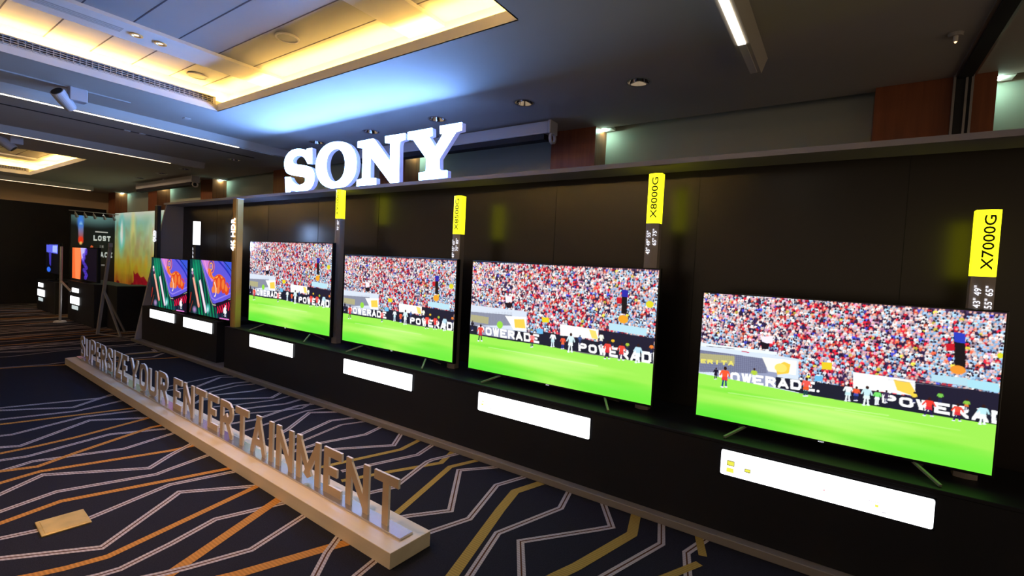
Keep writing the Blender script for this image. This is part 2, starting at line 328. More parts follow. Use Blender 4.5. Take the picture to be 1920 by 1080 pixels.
# ------------------------------------------------------------------ picture painter (flat pictures shown on screens and prints)
class Canvas:
    def __init__(s, w, h, col): s.w, s.h = w, h; s.a = np.zeros((h, w, 3), np.float32); s.a[:] = np.array(col)/255
    def poly(s, P, col, al=1):
        P = np.array(P, float); x0, y0 = np.floor(P.min(0)).astype(int); x1, y1 = np.ceil(P.max(0)).astype(int)
        x0, y0 = max(x0, 0), max(y0, 0); x1, y1 = min(x1, s.w), min(y1, s.h)
        if x1 <= x0 or y1 <= y0: return
        X, Y = np.meshgrid(np.arange(x0, x1)+.5, np.arange(y0, y1)+.5); ins = np.zeros(X.shape, bool)
        n = len(P)
        for i in range(n):
            ax, ay = P[i]; bx, by = P[(i+1) % n]
            if ay == by: continue
            c = ((ay > Y) != (by > Y)) & (X < (bx-ax)*(Y-ay)/(by-ay)+ax); ins ^= c
        v = s.a[y0:y1, x0:x1]; v[ins] = v[ins]*(1-al)+np.array(col)/255*al
    def ell(s, cx, cy, rx, ry, col, al=1, soft=False):
        x0, x1 = max(int(cx-rx), 0), min(int(cx+rx)+2, s.w); y0, y1 = max(int(cy-ry), 0), min(int(cy+ry)+2, s.h)
        if x1 <= x0 or y1 <= y0: return
        X, Y = np.meshgrid(np.arange(x0, x1)+.5, np.arange(y0, y1)+.5)
        d = ((X-cx)/rx)**2+((Y-cy)/ry)**2
        m = np.clip(1-d, 0, 1)*al if soft else (d <= 1)*al
        v = s.a[y0:y1, x0:x1]; v[:] = v*(1-m[..., None])+np.array(col)/255*m[..., None]
    def line(s, P, w, col, al=1):
        for a, b in zip(P[:-1], P[1:]):
            a, b = np.array(a, float), np.array(b, float); d = b-a; L = np.hypot(*d)
            if L < 1e-6: continue
            n = np.array([-d[1], d[0]])/L*w/2
            s.poly([a+n, b+n, b-n, a-n], col, al)
            if w > 3: s.ell(b[0], b[1], w/2, w/2, col, al)
    def letters(s, word, p0, p1, up0, up1, col, st=.26, gap=.18):
        """word laid along the baseline p0-p1, with cap-height vectors up0..up1"""
        n = len(word); wd = 1/(n*(1+gap)-gap)
        for i, ch in enumerate(word):
            if ch not in GL: continue
            for pl in glyph(ch, 1.0, 1.0, st):
                Q = []
                for x, y in pl:
                    t = (i*(1+gap)+x)*wd
                    Q.append((p0[0]+(p1[0]-p0[0])*t+(up0[0]+(up1[0]-up0[0])*t)*y, p0[1]+(p1[1]-p0[1])*t+(up0[1]+(up1[1]-up0[1])*t)*y))
                s.poly(Q, col)
    def mesh(s, name):
        """unit picture mesh (x 0..1, z 0..1) with one colour per vertex"""
        a = s.a[::-1].clip(0, 1.5); lin = np.where(a <= .04045, a/12.92, ((a+.055)/1.055)**2.4)
        H, W = s.h//2, s.w//2; lin = lin[:H*2, :W*2].reshape(H, 2, W, 2, 3).mean((1, 3))
        X, Z = np.meshgrid(np.linspace(0, 1, W), np.linspace(0, 1, H))
        co = np.stack([X, np.zeros_like(X), Z], -1).reshape(-1, 3).astype(np.float32)
        i = (np.arange(H-1)[:, None]*W+np.arange(W-1)[None]).reshape(-1)
        q = np.stack([i, i+1, i+1+W, i+W], -1).astype(np.int32)
        me = bpy.data.meshes.new(name); me.vertices.add(len(co)); me.vertices.foreach_set('co', co.ravel())
        me.loops.add(q.size); me.loops.foreach_set('vertex_index', q.ravel())
        me.polygons.add(len(q)); me.polygons.foreach_set('loop_start', np.arange(0, q.size, 4, dtype=np.int32))
        me.update(calc_edges=True)
        ca = me.color_attributes.new('picture', 'FLOAT_COLOR', 'POINT')
        ca.data.foreach_set('color', np.concatenate([lin.reshape(-1, 3), np.ones((len(co), 1))], 1).astype(np.float32).ravel())
        return me
def homog(src, dst):
    A = []
    for (x, y), (u, v) in zip(src, dst):
        A += [[x, y, 1, 0, 0, 0, -u*x, -u*y], [0, 0, 0, x, y, 1, -v*x, -v*y]]
    h = np.linalg.solve(np.array(A, float), np.array(dst, float).ravel()); Hm = np.append(h, 1).reshape(3, 3)
    def f(x, y):
        q = Hm@np.array([x, y, 1.]); return (q[0]/q[2], q[1]/q[2])
    return f
W2, H2 = 960, 540
def football(late):
    """a broadcast picture of a football match: crowd, advertising boards, goal, players, grass"""
    cv = Canvas(W2, H2, (78, 55, 95)); sc = 1.
    if late: F = homog([(70, 30), (1762, 140), (1670, 1040), (15, 715)], [(0, 0), (W2, 0), (W2, H2), (0, H2)])
    else: F = homog([(108, 45), (1450, 108), (1385, 1075), (45, 805)], [(0, 0), (W2, 0), (W2, H2), (0, H2)])
    # crowd: small figures in tilted rows
    r = np.random.default_rng(3)
    cols = dict(w=(250, 248, 255), b=(165, 205, 250), r=(225, 35, 60), d=(45, 30, 75), o=(240, 100, 70), u=(70, 80, 215), y=(240, 220, 80), g=(200, 175, 190), p=(215, 150, 190))
    y = -6.
    while y < 345:
        st = 11.6+y/120; x = -10+r.random()*st
        while x < W2+10:
            u = x/W2; pr = .08+.20*math.exp(-((u-.5)/.27)**2); pb = .14+.35*(u > .8)+.14*(y > 180)
            t = r.random()
            k = 'r' if t < pr else 'b' if t < pr+pb else r.choice(list('wwwwwwwdgoudgwpp'))
            if r.random() < .015: k = 'y'
            c = np.array(cols[k])*(.8+.4*r.random()); yy = y+u*14+r.normal()*1.6; xx = x+r.normal()*1.4
            cv.ell(xx, yy+8, 6.6, 7.4, np.clip(c, 0, 255)); cv.ell(xx+1.5, yy+11, 3.4, 3.6, np.clip(c*.8, 0, 255)); cv.ell(xx, yy-.6, 3.4, 4.0, (235, 180, 165) if r.random() < .6 else (45, 25, 45))
            if r.random() < .35: cv.ell(xx+5.6, yy+3, 2.2, 5.2, (45, 28, 60))
            x += st*(.85+.4*r.random())
        y += st*.86
    def P(*a): return [F(*p) for p in a]
    if late:
        gt = [(30, 480), (350, 540), (600, 590), (900, 640), (1300, 700), (1720, 760)]
        cv.poly(P((1465, 270), (1530, 290), (1530, 470), (1470, 440)), (18, 14, 22))
        cv.poly(P((390, 275), (460, 272), (455, 310), (400, 315)), (245, 235, 250)); cv.poly(P((385, 300), (440, 318), (430, 345), (395, 345)), (25, 15, 30))
        cv.poly(P((1465, 245), (1530, 255), (1530, 310), (1470, 300)), (40, 60, 190)); cv.poly(P((1420, 310), (1470, 310), (1470, 350), (1425, 350)), (200, 20, 40))
        # boards
        cv.poly(P((30, 305), (600, 400), (600, 595), (25, 490)), (215, 228, 242)); cv.poly(P((130, 430), (480, 470), (480, 560), (130, 515)), (150, 158, 190)); 
        cv.poly(P((40, 350), (420, 400), (420, 480), (38, 475)), (125, 130, 160)); 
        for i in range(34):
            a = 44+i*11.5; cv.line(P((a, 352+i*1.4), (a-2, 480)), 1.1, (70, 70, 100), .7)
        for i in range(9): cv.line(P((40, 355+i*13), (430, 405+i*9)), 1, (80, 80, 110), .6)
        cv.poly(P((45, 370), (240, 385), (240, 430), (43, 415)), (215, 205, 110), .6)
        cv.poly(P((395, 390), (590, 410), (585, 490), (430, 470)), (250, 250, 240)); cv.poly(P((470, 440), (520, 415), (555, 430), (545, 480), (480, 488)), (245, 205, 70)); cv.ell(*F(500, 450), 22, 18, (250, 225, 110)); cv.letters('ERITA', F(46, 425), F(235, 440), (0, -18), (0, -20), (235, 225, 110), .28, .2)
        cv.poly(P((50, 312), (480, 362), (480, 378), (50, 330)), (235, 245, 250)); cv.line(P((80, 330), (240, 345)), 2.5, (90, 90, 120)); cv.line(P((280, 358), (320, 364)), 4, (200, 40, 90))
        
        cv.poly(P((470, 500), (720, 530), (1060, 580), (1725, 680), (1725, 765), (1060, 665), (720, 610), (470, 560)), (28, 30, 48))
        cv.poly(P((905, 470), (1255, 515), (1250, 600), (905, 560)), (248, 250, 250)); cv.poly(P((1130, 510), (1220, 525), (1250, 575), (1235, 600), (1150, 570)), (250, 210, 80))
        cv.poly(P((1250, 520), (1720, 585), (1720, 690), (1250, 610)), (30, 28, 50))
        cv.poly(P((1340, 480), (1540, 500), (1540, 545), (1340, 520)), (180, 220, 235)); cv.poly(P((1540, 505), (1715, 530), (1715, 580), (1540, 550)), (170, 225, 240))
        for k in range(3): cv.line(P((1100, 480+k*16), (1530, 545+k*8)), 1.4, (150, 150, 170), .7)
        cv.poly(P((690, 490), (735, 496), (735, 526), (690, 520)), (110, 190, 235)); cv.poly(P((730, 415), (790, 420), (785, 460), (730, 455)), (235, 205, 40))
        cv.letters('POWERADE', F(150, 525), F(690, 582), np.subtract(F(150, 465), F(150, 525)), np.subtract(F(690, 528), F(690, 582)), (255, 255, 255)); cv.ell(*F(708, 578), 5, 5, (255, 255, 255))
        cv.letters('POWERAD', F(1066, 640), F(1765, 765), np.subtract(F(1066, 590), F(1066, 640)), np.subtract(F(1765, 690), F(1765, 765)), (255, 255, 255))
    else:
        gt = [(40, 555), (300, 600), (600, 640), (900, 700), (1150, 735), (1420, 775)]
        cv.poly(P((1180, 290), (1220, 295), (1215, 420), (1175, 415)), (18, 14, 22)); cv.poly(P((1180, 245), (1225, 250), (1225, 300), (1182, 298)), (40, 40, 170)); cv.poly(P((1142, 300), (1178, 302), (1178, 345), (1145, 345)), (200, 20, 40))
        cv.poly(P((335, 290), (385, 292), (382, 330), (340, 335)), (245, 240, 250)); cv.poly(P((325, 335), (390, 340), (375, 375), (350, 375)), (25, 15, 30))
        cv.poly(P((75, 350), (490, 400), (485, 560), (60, 555)), (215, 225, 240)); cv.poly(P((80, 400), (380, 425), (370, 500), (75, 500)), (140, 145, 165))
        for i in range(28):
            a = 84+i*11; cv.line(P((a, 402), (a-2, 500)), 1, (80, 80, 105), .6)
        cv.poly(P((80, 420), (210, 440), (205, 490), (75, 470)), (200, 190, 110), .6); cv.poly(P((330, 430), (485, 440), (480, 540), (390, 530)), (248, 250, 248)); cv.poly(P((395, 455), (470, 455), (478, 520), (400, 515)), (246, 208, 80)); cv.ell(*F(290, 495), 18, 18, (150, 220, 70))
        cv.poly(P((60, 495), (590, 560), (590, 640), (55, 575)), (30, 32, 50)); cv.poly(P((125, 495), (400, 540), (390, 600), (120, 560)), (150, 155, 180))
        cv.poly(P((590, 540), (1410, 690), (1410, 780), (590, 640)), (28, 30, 48)); cv.poly(P((730, 490), (1010, 530), (1005, 600), (730, 570)), (248, 250, 250)); cv.poly(P((940, 525), (990, 540), (1005, 600), (960, 590)), (250, 220, 110))
        cv.poly(P((1010, 530), (1410, 590), (1410, 690), (1010, 620)), (30, 28, 50)); cv.poly(P((1085, 480), (1360, 520), (1355, 575), (1085, 530)), (185, 225, 240)); cv.poly(P((600, 440), (650, 445), (650, 480), (600, 475)), (235, 215, 30)); cv.poly(P((560, 520), (605, 525), (605, 560), (560, 555)), (110, 190, 235))
        cv.letters('POWERADE', F(130, 560), F(575, 628), np.subtract(F(130, 500), F(130, 560)), np.subtract(F(575, 565), F(575, 628)), (255, 255, 255))
        cv.letters('POWERADE', F(862, 680), F(1475, 790), np.subtract(F(862, 622), F(862, 680)), np.subtract(F(1475, 700), F(1475, 790)), (255, 255, 255))
    g = [F(*p) for p in gt]
    cv.poly(g+[(W2+60, H2+40), (-60, H2+40)], (158, 236, 84))
    # mown grass bands and touchline
    for k in range(11):
        yy = 395+k*13; cv.ell(W2*(.2+.6*((k*37) % 10)/10), yy+18, 330, 12+k*2, (190, 245, 115) if k % 2 else (110, 225, 50), .5, True)
    cv.ell(60, H2-10, 420, 60, (80, 225, 50), .7, True); cv.ell(W2-80, H2-20, 380, 66, (90, 228, 50), .7, True); cv.ell(W2*.5, 440, 330, 45, (215, 250, 150), .55, True)
    a, b = (F(200, 590), F(1100, 710)) if late else (F(200, 655), F(1000, 790)); cv.line([a, b], 4, (225, 252, 190), .45); cv.line([F(800, 680), F(1500, 790)], 3, (225, 252, 190), .35)
    def player(x, y, h, top, short, leg=(30, 40, 90), pose=0):
        """x, y = feet on the photograph-sized layout; h = height in picture pixels"""
        x, y = F(x, y); s = h/9.
        cv.ell(x, y-8.3*s, .65*s, .8*s, (50, 25, 25)); cv.poly([(x-1.3*s, y-7.5*s), (x+1.3*s, y-7.5*s), (x+1*s, y-4.4*s), (x-1*s, y-4.4*s)], top)
        cv.line([(x-1.2*s, y-7.2*s), (x-(1.8+pose*.6)*s, y-5.2*s)], .65*s, top); cv.line([(x+1.2*s, y-7.2*s), (x+(1.8+pose*.6)*s, y-5.2*s)], .65*s, top)
        cv.poly([(x-1.1*s, y-4.6*s), (x+1.1*s, y-4.6*s), (x+1.3*s, y-3*s), (x-1.3*s, y-3*s)], short)
        d = .5+pose; cv.line([(x-.5*s, y-3.2*s), (x-d*s, y)], .7*s, leg); cv.line([(x+.5*s, y-3.2*s), (x+d*s, y-.3*s)], .7*s, leg); cv.ell(x-d*s, y, .7*s, .3*s, (240, 240, 255)); cv.ell(x+d*s, y-.3*s, .7*s, .3*s, (240, 240, 255))
    red, wh, sky = (235, 70, 50), (240, 250, 252), (200, 235, 240)
    if late:
        player(130, 515, 50, (30, 25, 45), (30, 25, 45), (40, 30, 60)); player(178, 560, 88, (245, 90, 50), (235, 60, 60), (20, 60, 120), .3)
        player(345, 530, 58, (180, 210, 60), (230, 240, 240), (240, 240, 240)); player(637, 607, 74, (240, 90, 80), (235, 90, 40), (30, 70, 80))
        player(872, 632, 66, wh, sky, wh, .2); player(918, 630, 54, (240, 90, 50), (60, 80, 170)); player(975, 655, 72, sky, (225, 245, 240), wh, .3); player(1035, 650, 54, (120, 230, 110), wh, wh)
        player(1085, 640, 46, (60, 50, 80), (60, 50, 80)); player(1240, 640, 40, (245, 215, 70), (40, 30, 50)); player(1320, 712, 66, (240, 60, 50), (225, 40, 60), (40, 30, 80), .9)
        player(1385, 640, 40, (120, 200, 80), (40, 40, 50)); player(1478, 738, 60, (240, 80, 60), (225, 50, 60), (40, 30, 80), .7); player(1530, 680, 40, (140, 200, 70), (230, 120, 60)); player(1618, 755, 66, (190, 235, 245), wh, wh, .2)
        cv.ell(*F(1487, 455), 20, 15, (240, 150, 50)); cv.ell(*F(1722, 375), 8, 9, (220, 220, 40))
    else:
        player(85, 535, 50, (40, 35, 45), (30, 25, 45)); player(140, 612, 84, (225, 70, 60), (205, 50, 70), (20, 30, 60), .6); player(520, 655, 66, (240, 130, 130), (225, 60, 60), (40, 60, 90))
        player(672, 652, 66, wh, sky, (220, 240, 250), .3); player(745, 668, 58, (235, 90, 60), (230, 110, 60), (40, 60, 160), .2); player(800, 690, 84, (215, 240, 245), wh, wh, .4); player(870, 640, 44, (60, 90, 150), (50, 60, 100))
        player(1025, 640, 52, (245, 250, 235), (240, 235, 220)); player(1068, 738, 76, (235, 70, 60), (215, 50, 60), (60, 40, 60), .6); player(1110, 650, 36, (235, 190, 50), (30, 30, 40)); player(1170, 748, 72, (235, 70, 60), (225, 60, 60), (60, 40, 80), .7)
        player(1215, 680, 38, (170, 195, 60), (60, 60, 60)); player(1288, 765, 76, (190, 225, 240), wh, wh, .2); player(1388, 700, 40, (240, 130, 50), (50, 50, 60))
        cv.ell(*F(1188, 455), 22, 17, (240, 165, 40)); cv.ell(*F(1380, 350), 16, 14, (225, 215, 40))
    return cv
def phones():
    """an abstract phone advert: green rays, violet sheet with orange swirls, pink tubes"""
    w, h = 640, 400; cv = Canvas(w, h, (8, 60, 62))
    for i in range(16):
        x = 20+i*22; cv.poly([(x, -5), (x+8, -5), (x+140, h), (x+118, h)], (12, 120+(i*37) % 60, 95) if i % 2 else (4, 40, 50), .8)
    cv.ell(110, 70, 90, 120, (20, 205, 140), .5, True); cv.ell(20, 300, 120, 160, (15, 15, 25), .8, True)
    sheet = [(170, -5), (w+5, -5), (w+5, 232), (430, 300), (370, 300), (335, 268)]
    cv.poly([(x+6, y+26) for x, y in sheet], (60, 10, 60)); cv.poly([(x, y+14) for x, y in sheet], (190, 200, 170)); cv.poly([(x, y+7) for x, y in sheet], (10, 10, 30)); cv.poly(sheet, (100, 90, 225))
    cv.line([(185, -5), (300, 190), (350, 262), (400, 276), (640, 205)], 10, (150, 130, 240))
    cv.poly([(175, -5), (290, -5), (345, 90), (380, 140), (350, 150), (270, 90)], (214, 130, 222)); cv.line(catmull([(225, -5), (275, 70), (340, 110), (400, 130)]), 9, (245, 170, 230))
    cv.poly([(500, -5), (w+5, -5), (w+5, 95), (560, 60)], (60, 90, 225)); cv.line(catmull([(430, -5), (520, 40), (600, 90), (w, 130)]), 14, (40, 50, 190)); cv.line(catmull([(500, -5), (570, 30), (w, 75)]), 6, (15, 20, 80))
    for rr, c in ((52, (240, 120, 80)), (42, (90, 60, 190)), (30, (250, 170, 90)), (19, (60, 110, 220)), (9, (230, 120, 190))): cv.ell(330+rr*.12, 42, rr*.9, rr, c)
    for k, c in enumerate(((235, 90, 40), (250, 175, 70), (225, 60, 45), (250, 140, 60))):
        cv.line(catmull([(290+k*10, 60), (310+k*12, 105), (370+k*10, 122+k*5), (440+k*6, 100+k*10), (500, 110+k*10), (560-k*4, 160), (600-k*4, 175)]), 15, c)
    for cx, cy, a in ((400, 170, 50), (455, 160, 62), (515, 165, 56), (560, 185, 44)): cv.ell(cx, cy, 36, a, (225, 72, 36)); cv.ell(cx-6, cy-6, 20, a*.62, (245, 128, 56))
    for cx in (370, 405, 440): cv.ell(cx, 205, 22, 24, (240, 130, 70))
    cv.line(catmull([(385, 150), (410, 190), (408, 235), (392, 250)]), 11, (252, 225, 205)); cv.line(catmull([(540, 140), (590, 175), (610, 140), (w, 150)]), 8, (150, 60, 190))
    for x0, c, c2 in ((40, (238, 150, 130), (250, 200, 180)), (150, (232, 205, 225), (255, 250, 255))):
        t = 30 if x0 == 150 else 0
        cv.line([(x0+10, 120+t), (x0+110, 330+t)], 44, (20, 20, 35)); cv.line([(x0+14, 118+t), (x0+116, 335+t)], 32, c); cv.line([(x0+18, 125+t), (x0+112, 325+t)], 11, c2)
    cv.ell(42, 78, 13, 12, (255, 245, 235)); cv.ell(46, 100, 16, 14, (190, 150, 190)); cv.ell(52, 124, 18, 12, (60, 40, 70))
    cv.ell(300, 345, 34, 44, (120, 225, 225), .9, True); cv.ell(298, 352, 14, 24, (235, 255, 255), .9, True); cv.ell(90, 370, 40, 32, (200, 150, 215), .9, True)
    cv.poly([(410, 296), (w+5, 246), (w+5, h), (440, h)], (26, 12, 34))
    for k in range(7): cv.line([(440+k*30, 318-k*9), (450+k*30, 338-k*9), (442+k*30, 362-k*7)], 13, (240, 20, 70))
    cv.ell(545, 338, 24, 26, (255, 250, 255)); cv.ell(570, 330, 9, 10, (26, 12, 34)); cv.ell(552, 306, 6, 9, (255, 250, 255)); cv.ell(545, 372, 15, 6, (250, 235, 250))
    for k in range(9): cv.line([(330+k*30, 396), (326+k*30, 380-k*3)], 9, (10, 50, 80) if k % 2 else (24, 90, 110))
    cv.line([(470, 396), (600, 392)], 8, (235, 130, 215)); cv.line([(10, 330), (30, 250)], 12, (180, 40, 20)); cv.line([(12, 395), (60, 310)], 8, (140, 50, 30))
    return cv
# ================================================================== CAMERA
R = [[0.8218676072719613, 0.5675030172722908, 0.0497389334818008], [0.06530982338285485, -0.007126925311451173, -0.997839583252391], [-0.5659224885854611, 0.8233404716898417, -0.0429209108802189]]
cam = bpy.data.cameras.new('camera'); co = bpy.data.objects.new('camera', cam); C.objects.link(co)
cam.sensor_width = 36; cam.lens = 894.5/1920*36; cam.clip_start = .05; cam.clip_end = 100
mw = Matrix(((R[0][0], -R[1][0], -R[2][0], 0), (R[0][1], -R[1][1], -R[2][1], 0), (R[0][2], -R[1][2], -R[2][2], 1.6), (0, 0, 0, 1)))
co.matrix_world = mw; bpy.context.scene.camera = co
sc = bpy.context.scene
sc.view_settings.view_transform = 'Standard'; sc.view_settings.look = 'None'; sc.view_settings.gamma = 1; sc.view_settings.use_curve_mapping = False
sc.view_settings.exposure = 0
w = bpy.data.worlds.new('world'); sc.world = w; w.use_nodes = True
w.node_tree.nodes['Background'].inputs[0].default_value = (1, .74, .48, 1); w.node_tree.nodes['Background'].inputs[1].default_value = .37

# ================================================================== FLOOR with woven carpet pattern
def strip(bm, pts, off0, off1, mi, z):
    """a band along a polyline between two lateral offsets"""
    n = len(pts); A, B = [], []
    for i in range(n):
        p = Vector(pts[i])
        d1 = (Vector(pts[i])-Vector(pts[i-1])).normalized() if i else None
        d2 = (Vector(pts[i+1])-Vector(pts[i])).normalized() if i < n-1 else None
        if d1 is None: d1 = d2
        if d2 is None: d2 = d1
        n1 = Vector((-d1.y, d1.x)); n2 = Vector((-d2.y, d2.x)); m = (n1+n2)
        if m.length < .2: m = n1
        m.normalize(); k = 1/max(.35, m.dot(n1))
        a = p+m*off0*k; b = p+m*off1*k
        A.append(bm.verts.new((a.x, a.y, z))); B.append(bm.verts.new((b.x, b.y, z)))
    for i in range(n-1):
        f = bm.faces.new((A[i], A[i+1], B[i+1], B[i])); f.material_index = mi
bm = bmesh.new()
vs = [bm.verts.new(p) for p in ((-19, -7, 0), (4.5, -7, 0), (4.5, 6, 0), (-19, 6, 0))]; bm.faces.new(vs)
zz = [0]
def draw(kind, pts):
    zz[0] += 1; z = .0008+.00002*zz[0]
    if kind in 'Pp':
        h = .0225 if kind == 'P' else .016
        strip(bm, pts, -h, -.0045, 1, z); strip(bm, pts, .0045, h, 1, z); strip(bm, pts, -.0045, .0045, 4, z)
    elif kind == 'O': strip(bm, pts, -.023, .023, 2 if sum(p[1] for p in pts)/len(pts) > 1.75 and pts[0][0] > -9 else 3, z)
    else: strip(bm, pts, -.032, .032, 2 if pts[0][1] > 1.5 or pts[-1][0] > -1.2 else 3, z)
for kind, pts in STRIPES:
    pts = [tuple(p) for p in pts]
    a, b = Vector(pts[0]), Vector(pts[1])
    if a.y < 1.3 and a.x < -1:          # run on out of sight to the near side
        e = a+(a-b).normalized()*(3.6 if a.x < -4 else 1.2); pts = [tuple(e)]+pts
    draw(kind, pts)
rr = random.Random(5)
def band(x0, x1, y0, y1, step, seed):
    r = random.Random(seed); x = x1
    while x > x0:
        kind = r.choice('pPpOPp'); pts = []; y = y0; xx = x
        while y < y1:
            pts.append((xx, y)); y += r.uniform(.3, .8); xx += r.choice((-1, 1))*r.uniform(.02, .22)
        pts.append((xx, y1)); draw(kind, pts); x -= step*r.uniform(.6, 1.4)
band(-18, -9.45, -2.5, 3.6, .135, 2)
band(-17.6, -9.9, 3.1, 4.6, .24, 12)
band(-8.9+.0, -8.5, 2.3, 3.02, .16, 21)
floor = finish('floor', bm, [M['carpet'], M['taupe'], M['gold_yarn'], M['rust_yarn'], M['brown_yarn']]); struct(floor)

# ================================================================== CEILING
TR1 = (-5.93, -1.83, -2.2, 2.57); TR2 = (-15.8, -11.6, -2.2, 2.82)
DL = [(-6.12, 3.93), (-4.93, 3.91), (-3.80, 3.90), (-2.64, 3.89), (-1.50, 3.90)]
DL2 = [(-8.66, 4.03), (-10.68, 4.06), (-11.85, 4.08), (-13.2, 4.12)]
def plate(name, outer, holes, circles, z, m):
    c = bpy.data.curves.new('c', 'CURVE'); c.dimensions = '2D'; c.fill_mode = 'BOTH'
    def sp(P):
        s = c.splines.new('POLY'); s.points.add(len(P)-1)
        for i, p in enumerate(P): s.points[i].co = (p[0], p[1], 0, 1)
        s.use_cyclic_u = True
    rect = lambda t: [(t[0], t[2]), (t[1], t[2]), (t[1], t[3]), (t[0], t[3])]
    sp(rect(outer))
    for h in holes: sp(rect(h))
    for x, y, r in circles: sp([(x+r*math.cos(2*PI*i/28), y+r*math.sin(2*PI*i/28)) for i in range(28)])
    o = bpy.data.objects.new('c', c); C.objects.link(o); bpy.context.view_layer.update()
    me = bpy.data.meshes.new_from_object(o); bpy.data.objects.remove(o); me.name = name; me.materials.clear(); me.materials.append(m)
    for v in me.vertices: v.co.z = z
    ob = bpy.data.objects.new(name, me); C.objects.link(ob); return ob
ceil = plate('ceiling', (-18.3, 4.0, -6, 4.95), [TR1, TR2], [(x, y, .095) for x, y in DL+DL2], 3.2, M['ceil']); struct(ceil)
tn = [0]
def trim(bm, m, **k):
    tn[0] += 1; return struct(finish('trim_%d' % tn[0], bm, m, **k))
def tray(T, far):
    x0, x1, y0, y1 = T; W = .24; zl, zu = 3.28, 3.5
    bm = bmesh.new()
    for a0, a1, b0, b1, zt in ((x0-.012, x0, y0, y1, 3.265), (x1, x1+.012, y0, y1, zl), (x0, x1, y0-.012, y0, zl), (x0, x1, y1, y1+.012, zl)):
        box(bm, a0, a1, b0, b1, 3.2, zt)
    # ledge ring
    box(bm, x0-W, x0-.01, y0-W, y1+W, zl-.012, zl); box(bm, x1+.01, x1+W, y0-W, y1+W, zl-.012, zl)
    box(bm, x0, x1, y0-W, y0-.01, zl-.012, zl); box(bm, x0, x1, y1+.01, y1+W, zl-.012, zl)
    # outer wall
    box(bm, x0-W-.01, x0-W, y0-W, y1+W, zl, zu); box(bm, x1+W, x1+W+.01, y0-W, y1+W, zl, zu)
    box(bm, x0-W, x1+W, y0-W-.01, y0-W, zl, zu); box(bm, x0-W, x1+W, y1+W, y1+W+.01, zl, zu)
    for a0, a1, b0, b1 in ((x0-.135, x0-.130, y0-.13, y1+.13), (x1+.130, x1+.135, y0-.13, y1+.13), (x0-.13, x1+.13, y0-.135, y0-.13), (x0-.13, x1+.13, y1+.13, y1+.135)):
        box(bm, a0, a1, b0, b1, zl, zl+.07)  # added lip that keeps the cove light close to the tray edge
    trim(bm, M['white_paint'])
    # upper panels with joints
    bm = bmesh.new(); box(bm, x0-W, x1+W, y0-W, y1+W, zu, zu+.02, 0)
    y = y1-.06
    while y > y0:
        box(bm, x0-W, x1+W, y-.005, y+.005, zu-.0015, zu+.001, 1); y -= .3325
    c = (x0+x1)/2
    for bc in (x0+.7, x0+3.03): 
        for dx in (-1.02, ) if bc < c else (): pass
    struct_o = trim(bm, [M['panel'], M['joint']])
    # two flat ribs along the tray, one of them with an air slot
    for i, bx in enumerate((x0+.70, x0+3.03)):
        bm = bmesh.new(); box(bm, bx-.2, bx+.2, y0-W, y1+W, zu-.03, zu)
        if i == 0:
            box(bm, bx-.055, bx+.055, y0, 1.49, zu-.0315, zu-.029, 1)
            for k in range(3): box(bm, bx-.035+.032*k, bx-.03+.032*k, y0, 1.48, zu-.034, zu-.031, 0)
        trim(bm, [M['white_paint'], M['grille']])
    # air grille let into the left side of the tray
    bm = bmesh.new()
    box(bm, x0-.05, x0-.03, y0, y1-.05, 3.262, 3.345, 1)
    for k in range(5): box(bm, x0-.03, x0-.004, y0, y1-.05, 3.264+k*.019, 3.270+k*.019, 0)
    n = 0; yy = y1-.06
    while yy > y0: box(bm, x0-.03, x0-.006, yy-.003, yy+.003, 3.264, 3.342, 0); yy -= .045
    box(bm, x0-.05, x0, y1-.05, y1-.02, 3.26, 3.35, 0); box(bm, x0-.05, x0, y0, y1-.02, 3.342, 3.352, 0)
    g = finish('air_grille', bm, [M['grille'], M['dark']])
    tag(g, 'long slatted air grille along the left side of the %s lit ceiling tray' % ('far, small' if far else 'near, large'), 'vent', 'air grilles in the ceiling trays')
    # hidden warm cove strips
    bm = bmesh.new(); s = .16
    box(bm, x0-s-.03, x0-s, y0, y1+s, zl+.002, zl+.022); box(bm, x1+s, x1+s+.03, y0, y1+s, zl+.002, zl+.022)
    box(bm, x0-s, x1+s, y1+s, y1+s+.03, zl+.002, zl+.022); box(bm, x0-s, x1+s, y0-s-.03, y0-s, zl+.002, zl+.022)
    o = finish('cove_light', bm, M['cove'])
    tag(o, 'warm yellow cove lighting round the edge of the %s ceiling tray' % ('far left' if far else 'near, large'), 'cove light', 'warm cove lights')
tray(TR1, False); tray(TR2, True)

